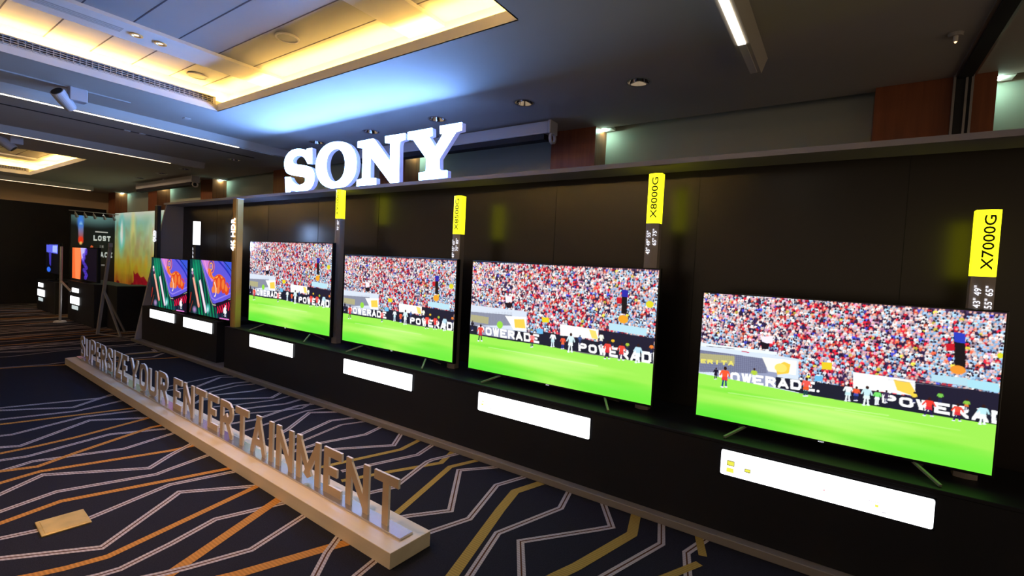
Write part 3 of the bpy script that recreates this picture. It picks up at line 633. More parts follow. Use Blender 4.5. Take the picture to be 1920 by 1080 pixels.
# small fittings in the near tray
def mini_light(x, y, z, lab):
    t = thing('ceiling_spotlight', lab, 'ceiling light', (x, y, z), 'small round lights in the tray rib')
    bm = bmesh.new(); ring(bm, (0, 0), .048, .034, -.008, 0, 24); a = finish('trim_ring', bm, M['brass'], smooth=False); a.parent = t
    bm = bmesh.new(); ring(bm, (0, 0), .034, .018, -.003, 0, 24); a = finish('reflector', bm, M['chrome']); a.parent = t
    bm = bmesh.new(); bmesh.ops.create_circle(bm, cap_ends=True, radius=.018, segments=16); 
    for v in bm.verts: v.co.z = -.002
    a = finish('bulb', bm, M['lamp_warm']); a.parent = t
mini_light(-5.215, 1.59, 3.468, 'small round brass-rimmed light beside the end of the air slot')
mini_light(-5.215, 1.77, 3.468, 'small round brass-rimmed light, farther from the air slot')
for x, y, lab in ((-4.09, 2.32, 'flat round white ceiling disc right of the tray rib'), (-5.85, 2.33, 'flat round white ceiling disc in the tray corner above the grille')):
    t = thing('ceiling_speaker', lab, 'ceiling speaker', (x, y, 3.498))
    bm = bmesh.new(); ring(bm, (0, 0), .098, .082, -.012, 0, 40); a = finish('rim', bm, M['white_paint']); a.parent = t
    bm = bmesh.new(); tube(bm, (0, 0, -.007), (0, 0, 0), .083, 40); a = finish('disc', bm, M['panel']); a.parent = t
# recessed downlights
def downlight(x, y, lab, small=False):
    t = thing('recessed_downlight', lab, 'downlight', (x, y, 3.2), 'round recessed downlights in a row')
    bm = bmesh.new(); ring(bm, (0, 0), .105, .092, -.004, .002, 32); a = finish('trim_ring', bm, M['alu']); a.parent = t
    bm = bmesh.new(); tube(bm, (0, 0, 0), (0, 0, .11), .094, 32, .06, cap=False); 
    bmesh.ops.reverse_faces(bm, faces=bm.faces)
    a = finish('reflector', bm, M['chrome'], smooth=True); a.parent = t
    bm = bmesh.new(); tube(bm, (0, 0, .09), (0, 0, .115), .062, 24); a = finish('lamp', bm, M['lamp_off']); a.parent = t
nm = ['above the letter S of the big sign', 'above the letter N of the big sign', 'just above the letter Y of the big sign', 'above the near projection screen case', 'farthest right of its row, alone on the bare ceiling']
for (x, y), s in zip(DL, nm): downlight(x, y, 'round chrome recessed downlight '+s)
nm = ['nearest the dropped beam left of the big sign', 'above the far projection screen case at its right end', 'above the middle of the far projection screen case', 'above the left end of the far projection screen case']
for (x, y), s in zip(DL2, nm): downlight(x, y, 'small dark recessed downlight '+s)
# dropped beams with light lines
def beam(x, yend, led_end, m, lab, wd=.036, side=.05):
    bm = bmesh.new()
    prism(bm, [(x-side, 3.10), (x+side, 3.10), (x+side+.035, 3.2), (x-side-.035, 3.2)], -5.5, yend, 'Y')
    box(bm, x-wd/2, x+wd/2, led_end+.002, min(yend-.01, led_end+.5), 3.095, 3.1, 1)
    trim(bm, [M['ceil'], M['white_paint']])
    o = boxobj('linear_light', x-wd/2, x+wd/2, -5.0, led_end, 3.094, 3.102, m)
    tag(o, lab, 'strip light', 'light lines under the dropped beams')
beam(-.62, 3.9, 3.36, M['led_bright'], 'broad bright white light line at the top right, nearest the camera', .046, .045)
beam(-7.115, 4.15, 3.37, M['led_bright'], 'long warm light line crossing in front of the near spotlight', .03)
beam(-9.62, 3.95, 3.44, M['led'], 'thin warm light line above the far ceiling tray', .024)
beam(-16.75, 4.2, 4.15, M['led'], 'short thin pinkish light line above the far left wall', .03)
bm = bmesh.new(); box(bm, -6.57, -6.53, -3, 1.95, 3.188, 3.2); trim(bm, M['grille'])
bm = bmesh.new(); box(bm, -8.15, -8.11, -3, 4.1, 3.196, 3.2); trim(bm, M['dark'])
for x, y in ((-8.14, 2.39), (-8.13, 2.56), (-6.62, 2.53)):
    o = boxobj('sprinkler_plate', x-.035, x+.035, y-.035, y+.035, 3.194, 3.2005, M['white_paint'], bev=.002, seg=1)
    tag(o, {2.39: 'small pale ceiling plate left of its twin between two light lines', 2.56: 'small pale ceiling plate right of its twin between two light lines', 2.53: 'small pale ceiling plate beyond the grille of the near tray'}[y], 'ceiling plate')
t = thing('smoke_detector', 'tiny pale ceiling fitting with a lit dot near the top right', 'smoke detector', (.49, 4.05, 3.2))
bm = bmesh.new(); tube(bm, (0, 0, -.02), (0, 0, 0), .035, 20, .04); a = finish('base', bm, M['grille']); a.parent = t
bm = bmesh.new(); tube(bm, (0, -.01, -.055), (0, -.01, -.02), .012, 12); a = finish('sensor', bm, M['white_paint']); a.parent = t
bm = bmesh.new(); bmesh.ops.create_uvsphere(bm, u_segments=8, v_segments=6, radius=.006, matrix=Matrix.Translation((0, -.012, -.058))); a = finish('indicator', bm, M['lamp_warm']); a.parent = t
# track spotlights
def ceiling_spot(x, y, lab, d, drop=.04):
    t = thing('track_spotlight', lab, 'spotlight', (x, y, 3.2))
    bm = bmesh.new(); box(bm, -.06, .06, -.03, .11, -.13-drop+.04, 0); bevel(bm, .008); a = finish('driver_box', bm, M['housing']); a.parent = t
    d = Vector(d).normalized(); p = Vector((0, -.06, -.10-drop))
    bm = bmesh.new(); tube(bm, p+d*-.10, p+d*.0, .05, 24, .06); tube(bm, p, p+d*.10, .06, 24, .06); a = finish('lamp_head', bm, M['housing'], smooth=False); a.parent = t
    bm = bmesh.new(); tube(bm, p+d*.099, p+d*.104, .05, 24); a = finish('lens', bm, M['dark']); a.parent = t
    bm = bmesh.new(); tube(bm, (0, 0, -.07-drop), p, .014, 10); a = finish('arm', bm, M['housing']); a.parent = t
ceiling_spot(-6.55, 1.47, 'white track spotlight aimed down, in front of the bright light line', (.35, -.5, .45))
ceiling_spot(-10.15, 1.62, 'grey cylinder spotlight over the far ceiling tray', (.2, .6, -.55), .06)

# ================================================================== BACK WALL, pillars, cool niche lamps
struct(boxobj('wall_back', -18.3, 4.5, 5.16, 5.3, 0, 3.35, M['teal']))
bm = bmesh.new(); box(bm, -18.3, 4.5, 4.95, 5.16, 3.32, 3.35); box(bm, -18.3, 4.0, 4.95, 4.97, 3.2, 3.34); trim(bm, M['ceil'])
for k in range(7):
    x = .13-3.02*k; wdt = .56 if k else .47
    bm = bmesh.new(); box(bm, x, x+wdt, 4.87, 5.16, 0, 3.2)
    if k == 0: box(bm, .71, .84, 4.87, 5.16, 0, 3.2)
    trim(bm, M['wood'])
for k in range(-1, 6):
    x = .84 if k == -1 else .13-3.02*(k+1)+.56
    t = thing('niche_lamp', 'cool lamp high in the wall niche %s' % ['right of the wide pillar', 'between near projection screen and wide pillar', 'behind the letters N and Y', 'behind the big letter S', 'between the big sign and far screen', 'behind the far projection screen', 'left of the far projection screen'][k+1], 'wall lamp', (x+.06, 5.05, 3.17), 'cool niche lamps')
    a = boxobj('tube', x+.01, x+.05, 5.0, 5.05, 3.188, 3.20, M['teal_lamp']); adopt(t, a)
    a = boxobj('housing', x+.005, x+.12, 4.99, 5.12, 3.20, 3.23, M['white_paint']); adopt(t, a)
# sliding partition track
bm = bmesh.new(); box(bm, .62, .70, -5, 4.86, 3.17, 3.2, 0); box(bm, .60, .62, -5, 4.86, 3.185, 3.2, 1); box(bm, .70, .72, -5, 4.86, 3.185, 3.2, 1)
box(bm, .60, .71, 4.84, 5.1, 0, 3.2, 0)
for x in (.60, .668, .70): box(bm, x-.006, x+.008, 4.82, 4.85, 0, 3.2, 1)
trim(bm, [M['dark'], M['alu']])
# far left wall and partition boards
struct(boxobj('wall_left', -18.5, -18.3, -6, 5.3, 0, 3.35, M['beige']))
tag(boxobj('partition_screen', -17.98, -17.9, -5.5, 4.80, 0, 2.70, M['curtain']), 'tall black partition boarding along the far left end of the room', 'partition')

# projection screen cases
def projection(x0, x1, lab):
    t = thing('projection_screen_case', lab, 'projector screen', ((x0+x1)/2, 4.42, 3.0), 'long projection screen cases under the ceiling')
    a = boxobj('case', x0, x1, 4.36, 4.50, 3.035, 3.165, M['housing'], bev=.012); 
    b = boxobj('screen_slot', x0+.02, x1-.05, 4.37, 4.48, 2.975, 3.036, M['darkcloth'])
    bm = bmesh.new(); box(bm, x1, x1+.035, 4.35, 4.51, 3.03, 3.17); bevel(bm, .01); c = finish('end_cap', bm, M['housing'])
    bm = bmesh.new(); ring(bm, (0, 0), .06, .042, -.014, .014, 20)
    for v in bm.verts: v.co = Vector((v.co.z, v.co.x, v.co.y))+Vector((x1+.02, 4.43, 2.99))
    d = finish('end_roller', bm, M['housing'])
    e = boxobj('mounting_bracket', (x0+x1)/2-.05, (x0+x1)/2+.05, 4.40, 4.46, 3.16, 3.2, M['housing'])
    adopt(t, a, b, c, d, e)
projection(-5.75, -2.64, 'white projection screen case behind and right of the big sign letters')
projection(-14.2, -11.15, 'smaller-looking beige projection screen case far left of the big sign')

# ================================================================== DISPLAY STAND
t = thing('display_wall', 'long black glossy display wall with a pale grey shelf edge on top', 'display wall', (-4, 3.8, 0))
a = boxobj('back_panel', -9.90, 2.2, 3.76, 3.9, .05, 2.40, M['wallgloss'])
b = boxobj('top_shelf', -9.96, 2.2, 3.47, 3.9, 2.398, 2.434, M['fascia'])
bm = bmesh.new(); prism(bm, [(3.07, .05), (3.50, 2.398), (3.9, 2.398), (3.9, .05)], -9.96, -9.90, 'X'); c = finish('end_panel', bm, M['fascia'])
bm = bmesh.new()
for x in (-8.6, -7.0, -5.75, -4.55, -3.35, -2.15, -.92, .3, 1.5): box(bm, x-.0015, x+.0015, 3.758, 3.761, .62, 2.397)
d = finish('panel_seams', bm, M['seam']); adopt(t, a, b, c, d)
tag(boxobj('display_platform', -10.06, 2.2, 3.055, 3.9, 0, .049, M['platform'], bev=.003, seg=1), 'low grey metal-edged platform running under all the black counters', 'platform')
def counter(x0, x1, y0, zt, lab):
    t = thing('display_counter', lab, 'counter', ((x0+x1)/2, y0+.2, .05))
    a = boxobj('body', x0, x1, y0, 3.755, .05, zt-.022, M['black']); b = boxobj('top', x0, x1, y0-.004, 3.755, zt-.021, zt, M['black'], bev=.003, seg=1); adopt(t, a, b)
counter(-6.84, 2.2, 3.12, .612, 'long matt black counter carrying the four football televisions')
counter(-9.895, -7.16, 3.16, .628, 'shorter black counter at the left carrying the two colourful televisions')
# lit description strips
def label_strip(x0, x1, z0, z1, y, lab, marks=None):
    t = thing('lit_label_panel', lab, 'illuminated sign', ((x0+x1)/2, y-.01, z0), 'white lit label panels on the counter fronts')
    bm = bmesh.new(); r = .012; P = []
    for cx, cz, a0 in ((x1-r, z1-r, 0), (x0+r, z1-r, 90), (x0+r, z0+r, 180), (x1-r, z0+r, 270)):
        for k in range(4): a = math.radians(a0+k*30); P.append((cx+r*math.cos(a), cz+r*math.sin(a)))
    prism(bm, P, y-.010, y-.001, 'Y'); a = finish('light_face', bm, M['white_lit']); adopt(t, a)
    bm = bmesh.new(); w_ = .006
    box(bm, x0-w_, x0, y-.008, y-.0005, z0-w_, z1+w_); box(bm, x1, x1+w_, y-.008, y-.0005, z0-w_, z1+w_); box(bm, x0, x1, y-.008, y-.0005, z1, z1+w_); box(bm, x0, x1, y-.008, y-.0005, z0-w_, z0)
    adopt(t, finish('edge_frame', bm, M['tvblack']))
    for kind, u, v, ww, hh in marks or []:
        X0 = x0+u*(x1-x0); Z0 = z0+v*(z1-z0)
        mm = {'y': M['mark_y'], 'k': M['mark_k'], 'r': M['mark_r'], 'g': M['mark_g']}[kind]
        adopt(t, boxobj('printed_mark', X0, X0+ww, y-.0112, y-.0100, Z0, Z0+hh, mm))
M['mark_y'] = mat('printed_yellow', (.8, .8, .02, 1), .5, emit=(.85, .85, .1, 1), es=1)
M['mark_k'] = mat('printed_dark', (.1, .1, .03, 1), .5, emit=(.2, .18, .06, 1), es=1)
M['mark_r'] = mat('printed_red', (.6, .1, .1, 1), .5, emit=(.9, .25, .3, 1), es=1)
M['mark_g'] = mat('printed_grey', (.5, .5, .5, 1), .5, emit=(.7, .68, .75, 1), es=1)
L4 = [('k', .035, .40, .042, .032), ('y', .0375, .425, .037, .024), ('y', .035, .14, .04, .026), ('k', .135, .30, .032, .022), ('y', .138, .33, .027, .014),
      ('r', .535, .36, .006, .008), ('g', .055, .80, .004, .006), ('g', .075, .80, .003, .005), ('g', .15, .70, .005, .007), ('g', .26, .38, .004, .004),
      ('g', .73, .42, .055, .004), ('y', .765, .27, .014, .012), ('g', .795, .12, .018, .007)]
label_strip(-.53, .452, .412, .563, 3.116, 'lit white label panel under the largest, rightmost television, with yellow marks', L4)
label_strip(-2.42, -1.403, .402, .555, 3.116, 'lit white label panel under the third football television from the left', [('y', .035, .33, .022, .010), ('y', .038, .52, .02, .006), ('g', .12, .22, .02, .008)])
label_strip(-4.225, -3.205, .407, .563, 3.116, 'lit white label panel under the second football television from the left')
label_strip(-6.155, -5.172, .428, .589, 3.116, 'lit white label panel under the first football television, right of the gold column')
label_strip(-8.22, -7.275, .448, .598, 3.156, 'lit white label panel under the colourful television next to the gold column')
label_strip(-9.52, -8.545, .462, .604, 3.156, 'lit white label panel at the far left end of the counters')

# ================================================================== TELEVISIONS
pic_late = football(True).mesh('football_picture'); pic_early = football(False).mesh('football_picture_earlier'); pic_phone = phones().mesh('phone_picture')
pic_late.materials.append(M['screen']); pic_early.materials.append(M['screen']); pic_phone.materials.append(M['screen2'])
def tv(x0, x1, z0, z1, y, top, pic, lab, group, feet=True, badge=True):
    t = thing('television', lab, 'television', ((x0+x1)/2, y+.02, top), group)
    b = .010
    a = boxobj('housing', x0-b, x1+b, y, y+.045, z0-.016, z1+b, M['tvblack'], bev=.003, seg=1)
    adopt(t, a)
    bx = boxobj('rear_bulge', x0+.2, x1-.2, y+.045, y+.075, z0+.05, z0+(z1-z0)*.6, M['tvblack'], bev=.01); adopt(t, bx)
    s = bpy.data.objects.new('screen', pic); C.objects.link(s); s.scale = (x1-x0, 1, z1-z0); s.location = (x0, y-.0015, z0); adopt(t, s)
    if feet:
        w_ = x1-x0
        for u, dx in ((.215, -.10), (.785, .10)):
            xc = x0+u*w_; bm = bmesh.new()
            rot_box(bm, (xc, y+.02, z0-.012), (xc+dx, y-.135, top+.008), .014, .012)
            rot_box(bm, (xc, y+.02, z0-.012), (xc+dx*.6, y+.16, top+.008), .014, .012)
            adopt(t, finish('foot', bm, M['foot']))
    else:
        adopt(t, boxobj('stand', x0+.2, x1-.2, y-.01, y+.14, top, top+.012, M['tvblack'], bev=.004, seg=1), boxobj('neck', (x0+x1)/2-.2, (x0+x1)/2+.2, y+.05, y+.07, top+.01, z0+.1, M['tvblack']))
    if badge:
        text('brand_badge', 'SONY', M['text_lit'], ((x0+x1)/2-.022, y-.0006, z0-.0125), (1, 0, 0), (0, 0, 1), .008, t, .0004)
G = 'televisions showing the same football match'
tv(-.735, .678, .686, 1.497, 3.30, .612, pic_late, 'largest television, rightmost, showing the football match full of red and white fans', G)
tv(-2.70, -1.04, .684, 1.634, 3.30, .612, pic_early, 'football television third from left, left of the X8000G post', G)
tv(-4.525, -2.895, .700, 1.640, 3.30, .612, pic_early, 'football television second from left, between the two yellow-topped posts', G)
tv(-6.575, -4.765, .712, 1.770, 3.30, .612, pic_early, 'tallest football television, directly right of the gold column', G)
tv(-8.21, -6.87, .668, 1.482, 3.22, .628, pic_phone, 'television with violet and orange swirl advert beside the gold column', 'televisions showing the phone advert', False, False)
tv(-9.70, -8.30, .648, 1.462, 3.22, .628, pic_phone, 'television with violet and orange swirl advert at the left end', 'televisions showing the phone advert', False, False)

# ================================================================== SIGN POSTS
def dpoly(x0, x1, y0, y1, n=7):
    """plan of a post: bowed front, straight sides"""
    P = []
    for k in range(n+1):
        a = k/n; P.append((x0+(x1-x0)*a, y0+.014*(1-math.sin(PI*a))))
    return P+[(x1, y1), (x0, y1)]
def post(x0, x1, y0, y1, zb, zy, zt, lab, name, cols, num, mbody='post', mtop='yellow', side_text=None):
    t = thing('sign_post', lab, 'sign post', ((x0+x1)/2, (y0+y1)/2, zb))
    bm = bmesh.new(); prism(bm, dpoly(x0, x1, y0, y1), zb, zy, 'Z'); adopt(t, finish('post_body', bm, M[mbody]))
    if mtop:
        bm = bmesh.new(); prism(bm, dpoly(x0, x1, y0, y1), zy+.001, zt, 'Z'); adopt(t, finish('light_box', bm, M[mtop]))
        bm = bmesh.new(); prism(bm, dpoly(x0-.002, x1+.002, y0-.002, y1+.002), zt, zt+.004, 'Z'); adopt(t, finish('cap', bm, M['tvblack']))
    w_ = x1-x0
    if name:
        text('model_lettering', name, M['ink'], (x0+w_*.79, y0-.0008, zy+(zt-zy)*.10), (0, 0, 1), (-1, 0, 0), w_*.48, t, .001, (zt-zy)*.82, bold=.012)
    for (xf, zf, s) in num:
        text('size_lettering', s, M['text_lit'], (x0+w_*xf, y0-.0008, zf), (0, 0, 1), (-1, 0, 0), w_*.30, t, .001, .028*len(s.replace(' ', ''))*.62+(.012 if ' ' in s else 0))
post(.556, .651, 3.40, 3.475, .612, 1.674, 2.018, 'post with big lit yellow X7000G label above the rightmost television', 'X7000G', None, [(.44, 1.51, '43" 49"'), (.90, 1.51, '55" 65"')])
post(-1.192, -1.097, 3.40, 3.475, .612, 1.968, 2.325, 'post with lit yellow X8000G label at the right corner of a television', 'X8000G', None, [(.44, 1.745, '43" 49" 55"'), (.90, 1.81, '65" 75"')])
post(-3.06, -2.965, 3.40, 3.475, .612, 1.888, 2.247, 'post with lit yellow label between second and third football televisions', 'X8500G', None, [(.44, 1.665, '49" 55" 65"'), (.90, 1.73, '75" 85"')])
post(-4.89, -4.795, 3.40, 3.475, .612, 2.067, 2.395, 'post whose lit yellow label touches the letter O of the big sign', 'X9500G', None, [(.90, 1.93, '75" 85"')])
post(-8.62, -8.515, 3.40, 3.48, .628, 1.712, 2.085, 'dark post with a plain lit white box above the two colourful televisions', None, None, [(.60, 1.50, '55" 65" 77"')], 'blackpost', 'white_lit')
# gold and black columns
def column(x0, x1, y0, y1, zb, zt, lab, m, words, zs, hh):
    t = thing('sign_column', lab, 'column', ((x0+x1)/2, (y0+y1)/2, zb))
    bm = bmesh.new(); prism(bm, dpoly(x0, x1, y0, y1), zb, zt, 'Z'); bmesh.ops.bevel(bm, geom=[e for e in bm.edges if abs(e.verts[0].co.z-e.verts[1].co.z) > .5], offset=.012, segments=3, affect='EDGES')
    adopt(t, finish('column_body', bm, M[m], smooth=False))
    bm = bmesh.new(); prism(bm, dpoly(x0-.002, x1+.002, y0-.002, y1+.002), zt, zt+.006, 'Z'); adopt(t, finish('cap', bm, M['alu']))
    text('lit_lettering', words, M['text_strong'], (x0+(x1-x0)*.9, y0-.001, zs), (0, 0, 1), (-1, 0, 0), (x1-x0)*.8, t, .006, hh)
    if m == 'goldpost': text('rear_lit_lettering', words, M['text_rear'], (x0+(x1-x0)*.15, y1+.0005, zs), (0, 0, 1), (1, 0, 0), (x1-x0)*.7, t, .0008, hh)
M['text_rear'] = mat('rear_lettering', (.8, .8, .8, 1), .3, emit=(.35, .55, 1, 1), es=130)
M['text_strong'] = mat('bright_lettering', (.8, .8, .8, 1), .3, emit=(.80, .84, 1, 1), es=6)
column(-6.765, -6.655, 3.135, 3.24, .612, 2.33, 'tall gold column with lit 4K HDR lettering right of the colourful televisions', 'goldpost', '4K HDR', 1.64, .43)
column(-9.885, -9.775, 3.30, 3.375, .628, 2.36, 'tall black column with lit OLED lettering at the left end of the display', 'blackpost', 'OLED', 1.74, .19)

# ================================================================== BIG LIT SIGN on the shelf
def dense(P, curved):
    if not curved: return P
    Q = P[-2:]+P+P[:2]; out = []
    for i in range(2, len(Q)-2):
        p0, p1, p2, p3 = Q[i-1], Q[i], Q[i+1], Q[i+2]
        for k in range(3):
            t_ = k/3; out.append(tuple(.5*((2*p1[j])+(-p0[j]+p2[j])*t_+(2*p0[j]-5*p1[j]+4*p2[j]-p3[j])*t_*t_+(-p0[j]+3*p1[j]-3*p2[j]+p3[j])*t_**3) for j in (0, 1)))
    return out
def sign_letter(ch, loops, lab):
    zb = 2.4345; cur = ch == 'O'
    loops = [[(x, max(z, zb)) for x, z in dense(L, cur)] for L in loops]
    if ch == 'S':                       # smooth the bowls, keep the serif corners
        P = loops[0]; Q = []
        n = len(P); sharp = {0, 1, 2, 3, 24, 25, 26, 27, 28, 49}
        for i in range(n):
            Q.append(P[i])
            j = (i+1) % n
            if i in sharp or j in sharp: continue
            p0, p1, p2, p3 = P[i-1], P[i], P[j], P[(j+1) % n]
            Q.append(tuple(.5*((2*p1[k])+(-p0[k]+p2[k])*.5+(2*p0[k]-5*p1[k]+4*p2[k]-p3[k])*.25+(-p0[k]+3*p1[k]-3*p2[k]+p3[k])*.125) for k in (0, 1)))
        loops = [Q]
    xs = [p[0] for L in loops for p in L]
    t = thing('sign_letter', lab, 'sign letter', ((min(xs)+max(xs))/2, 3.51, zb), 'lit letters of the big brand sign')
    def fill(z):
        c = bpy.data.curves.new('c', 'CURVE'); c.dimensions = '2D'; c.fill_mode = 'BOTH'
        for L in loops:
            s = c.splines.new('POLY'); s.points.add(len(L)-1)
            for i, p in enumerate(L): s.points[i].co = (p[0], p[1], 0, 1)
            s.use_cyclic_u = True
        c.extrude = z
        o = bpy.data.objects.new('c', c); C.objects.link(o); bpy.context.view_layer.update()
        me = bpy.data.meshes.new_from_object(o); bpy.data.objects.remove(o); me.materials.clear(); return me
    me = fill(.004)
    for v in me.vertices: v.co = Vector((v.co.x, 3.484+(-v.co.z), v.co.y))
    me.materials.append(M['sign_lit']); me.flip_normals(); o = bpy.data.objects.new('lit_face', me); C.objects.link(o); adopt(t, o)
    me = fill(.027)
    for v in me.vertices: v.co = Vector((v.co.x, 3.5155+(-v.co.z), v.co.y))
    me.materials.append(M['return']); me.flip_normals(); o = bpy.data.objects.new('side_return', me); C.objects.link(o); adopt(t, o)
sign_letter('S', SIGN['S'], 'glowing white slab-serif letter S, first of the big sign')
sign_letter('O', SIGN['O'], 'glowing white slab-serif letter O of the big sign')
sign_letter('N', SIGN['N'], 'glowing white slab-serif letter N of the big sign')
sign_letter('Y', SIGN['Y'], 'glowing white slab-serif letter Y, last of the big sign')

# ================================================================== SLOGAN on its plinth
TH = -.0292
def local(root, *objs):
    for o in objs: o.parent = root
pl = boxobj('slogan_plinth', -6.68, 0, 0, .287, 0, .088, M['plinth'], bev=.002, seg=1)
pl.location = (-1.828, 1.668, 0); pl.rotation_euler = (0, 0, TH)
tag(pl, 'long low cream wooden plinth lying diagonally on the patterned carpet', 'plinth')
sl = thing('slogan_lettering', 'metal words SUPERSIZE YOUR ENTERTAINMENT standing on the cream plinth', 'lettering', (-1.828, 1.668, .088))
sl.rotation_euler = (0, 0, TH)
local(sl, boxobj('base_plate', -6.64, -.05, .105, .198, 0, .015, M['plate'], bev=.001, seg=1))
WID = {'I': .27, 'M': 1.25, 'E': .86, 'T': .95, 'L': .85}
def word(wd, xa, xb):
    """letters standing in a row between two local positions"""
    gapf = .21; tot = sum(WID.get(c, 1) for c in wd)+gapf*(len(wd)-1); u = (xb-xa)/tot; x = xa
    for c in wd:
        lw = WID.get(c, 1)*u; st = .054
        bm = bmesh.new()
        for k, P in enumerate(glyph(c, lw, .292, min(st, lw))):
            prism(bm, [(x+p, .0145+q) for p, q in P], .140+.00004*k, .154-.00004*k, 'Y', 0)
        for f in bm.faces:
            f.normal_update()
        o = finish('letter', bm, [M['letter'], M['letter_edge']])
        for p in o.data.polygons:
            if abs(p.normal.y) < .5: p.material_index = 1
        local(sl, o); x += lw+gapf*u
cx = lambda X: (X+1.828)/math.cos(TH)
word('ENTERTAINMENT', cx(-5.17), cx(-1.945)); word('YOUR', cx(-6.40), cx(-5.32)); word('SUPERSIZE', cx(-8.44), cx(-6.50))

# brass floor box cover
t = thing('floor_box_cover', 'polished brass rectangular floor socket cover in the carpet at lower left', 'floor socket', (-3.59, .79, 0))
bm = bmesh.new(); P = [(-3.709, .691), (-3.502, .681), (-3.475, .886), (-3.676, .899)]
P = [(-3.701, .688), (-3.492, .676), (-3.480, .886), (-3.689, .898)]
prism(bm, P, 0, .010, 'Z'); bevel(bm, .002, 1); adopt(t, finish('frame', bm, M['brass']))
bm = bmesh.new(); cxm = sum(p[0] for p in P)/4; cym = sum(p[1] for p in P)/4
prism(bm, [(cxm+(p[0]-cxm)*.84, cym+(p[1]-cym)*.84) for p in P], .0095, .0125, 'Z'); bevel(bm, .001, 1); adopt(t, finish('lid', bm, M['brass']))

# ================================================================== FAR LEFT CORNER
def canvas_obj(name, cv, m, org, ux, h, w_):
    me = cv.mesh(name); me.materials.append(m); o = bpy.data.objects.new(name, me); C.objects.link(o)
    return o
# banner
bw, bh = 400, 360
b = Canvas(bw, bh, (120, 150, 120))
for yy in range(bh):
    f = yy/bh; stops = [(0, (215, 228, 215)), (.12, (130, 190, 180)), (.32, (168, 182, 128)), (.6, (176, 160, 44)), (.78, (176, 98, 30)), (1, (70, 22, 16))]
    for (f0, c0), (f1, c1) in zip(stops[:-1], stops[1:]):
        if f0 <= f <= f1:
            k = (f-f0)/(f1-f0); b.a[yy] = (np.array(c0)*(1-k)+np.array(c1)*k)/255
r = random.Random(9)
b.ell(60, 90, 34, 100, (90, 225, 225), .9, True); b.ell(60, 80, 16, 62, (255, 255, 255), 1, True); b.ell(150, 80, 26, 100, (245, 235, 130), .7, True); b.ell(300, 90, 60, 80, (230, 240, 220), .8, True)
b.ell(250, 140, 60, 150, (150, 190, 150), .4, True)
for k in range(160):
    yy = r.uniform(60, bh); c = (150, 150, 90) if yy < 170 else (190, 150, 30) if yy < 260 else (150, 60, 20)
    b.ell(r.uniform(0, bw), yy, r.uniform(6, 22), r.uniform(14, 60), tuple(v*r.uniform(.75, 1.15) for v in c), .28, True)
x = 20
while x < bw:                          # a dark red town skyline along the foot
    h_ = r.uniform(30, 85); b.poly([(x, bh), (x, bh-h_), (x+r.uniform(8, 20), bh-h_-6), (x+26, bh-h_), (x+28, bh)], (150, 50, 24) if r.random() < .6 else (110, 16, 24)); x += r.uniform(14, 30)
b.poly([(150, bh), (150, 300), (162, 262), (158, 226), (172, 240), (190, 232), (214, 250), (236, 244), (262, 262), (300, 250), (330, 262), (bw, 240), (bw, bh)], (138, 14, 30))
for k in range(60): b.ell(r.uniform(160, bw), r.uniform(265, bh), r.uniform(5, 16), r.uniform(5, 18), (90, 8, 18) if k % 2 else (176, 40, 36), .5, True)
o = canvas_obj('backdrop_banner', b, M['print'], None, None, None, None); o.scale = (3.6, 1, 2.42); o.location = (-16.66, 4.66, .13)
t = thing('backdrop_banner', 'tall printed backdrop, pale teal above yellow with a dark red skyline', 'banner', (-14.9, 4.68, 0)); o.name = 'print_face'; adopt(t, o)
adopt(t, boxobj('frame', -16.67, -13.0, 4.665, 4.72, 0, 2.56, M['curtain']))
# film poster board, facing the room
p = Canvas(220, 480, (6, 8, 12))
p.ell(110, -10, 200, 90, (120, 170, 170), .8, True); p.ell(46, 40, 20, 70, (60, 130, 255), 1, True); p.ell(48, 90, 14, 60, (190, 230, 255), 1, True)
for k in range(50): p.ell(48, 60+k*2.2, 13, 4, (int(60+k*3.6), int(130-k*1.2), int(240-k*4.4)), .5)
p.ell(48, 150, 15, 24, (250, 50, 20), 1, True); p.ell(48, 172, 10, 14, (255, 210, 120), 1, True)
p.poly([(118, 92), (182, 92), (182, 99), (118, 99)], (190, 190, 190))
p.letters('LOST', (110, 152), (196, 152), (0, -34), (0, -34), (215, 225, 225), .26, .3)
p.letters('IN', (140, 196), (160, 196), (0, -18), (0, -18), (150, 150, 150), .24, .4)
p.letters('SPACE', (100, 256), (206, 256), (0, -34), (0, -34), (190, 200, 205), .26, .3)
p.poly([(86, 210), (100, 180), (110, 190), (96, 214)], (200, 90, 50)); p.poly([(150, 300), (168, 300), (168, 309), (150, 309)], (120, 120, 120))
o = canvas_obj('print_face', p, M['posterprint'], None, None, None, None); o.scale = (.92, 1, 2.05); o.rotation_euler = (0, 0, PI/2); o.location = (-16.672, 3.745, .36)
t = thing('film_poster_board', 'dark film poster board reading LOST IN SPACE at the far left', 'poster', (-16.7, 4.2, 0)); adopt(t, o)
adopt(t, boxobj('board', -16.74, -16.68, 3.73, 4.64, 0, 2.45, M['curtain']))
# clip-on lamps above the poster
t = thing('lamp_bar', 'thin bar with five small lamps above the far film poster', 'light bar', (-16.0, 4.0, 2.5))
adopt(t, boxobj('bar', -16.01, -15.99, 3.55, 4.55, 2.475, 2.49, M['alu']), boxobj('bar_support', -16.7, -16.0, 4.53, 4.55, 2.475, 2.49, M['alu']))
for yy in (3.66, 3.84, 4.02, 4.22, 4.42):
    bm = bmesh.new(); tube(bm, (-16.0, yy, 2.48), (-16.0, yy+.02, 2.42), .008, 8); tube(bm, (-16.0, yy+.01, 2.43), (-16.03, yy+.06, 2.33), .022, 12, .036); adopt(t, finish('lamp_head', bm, M['alu']))
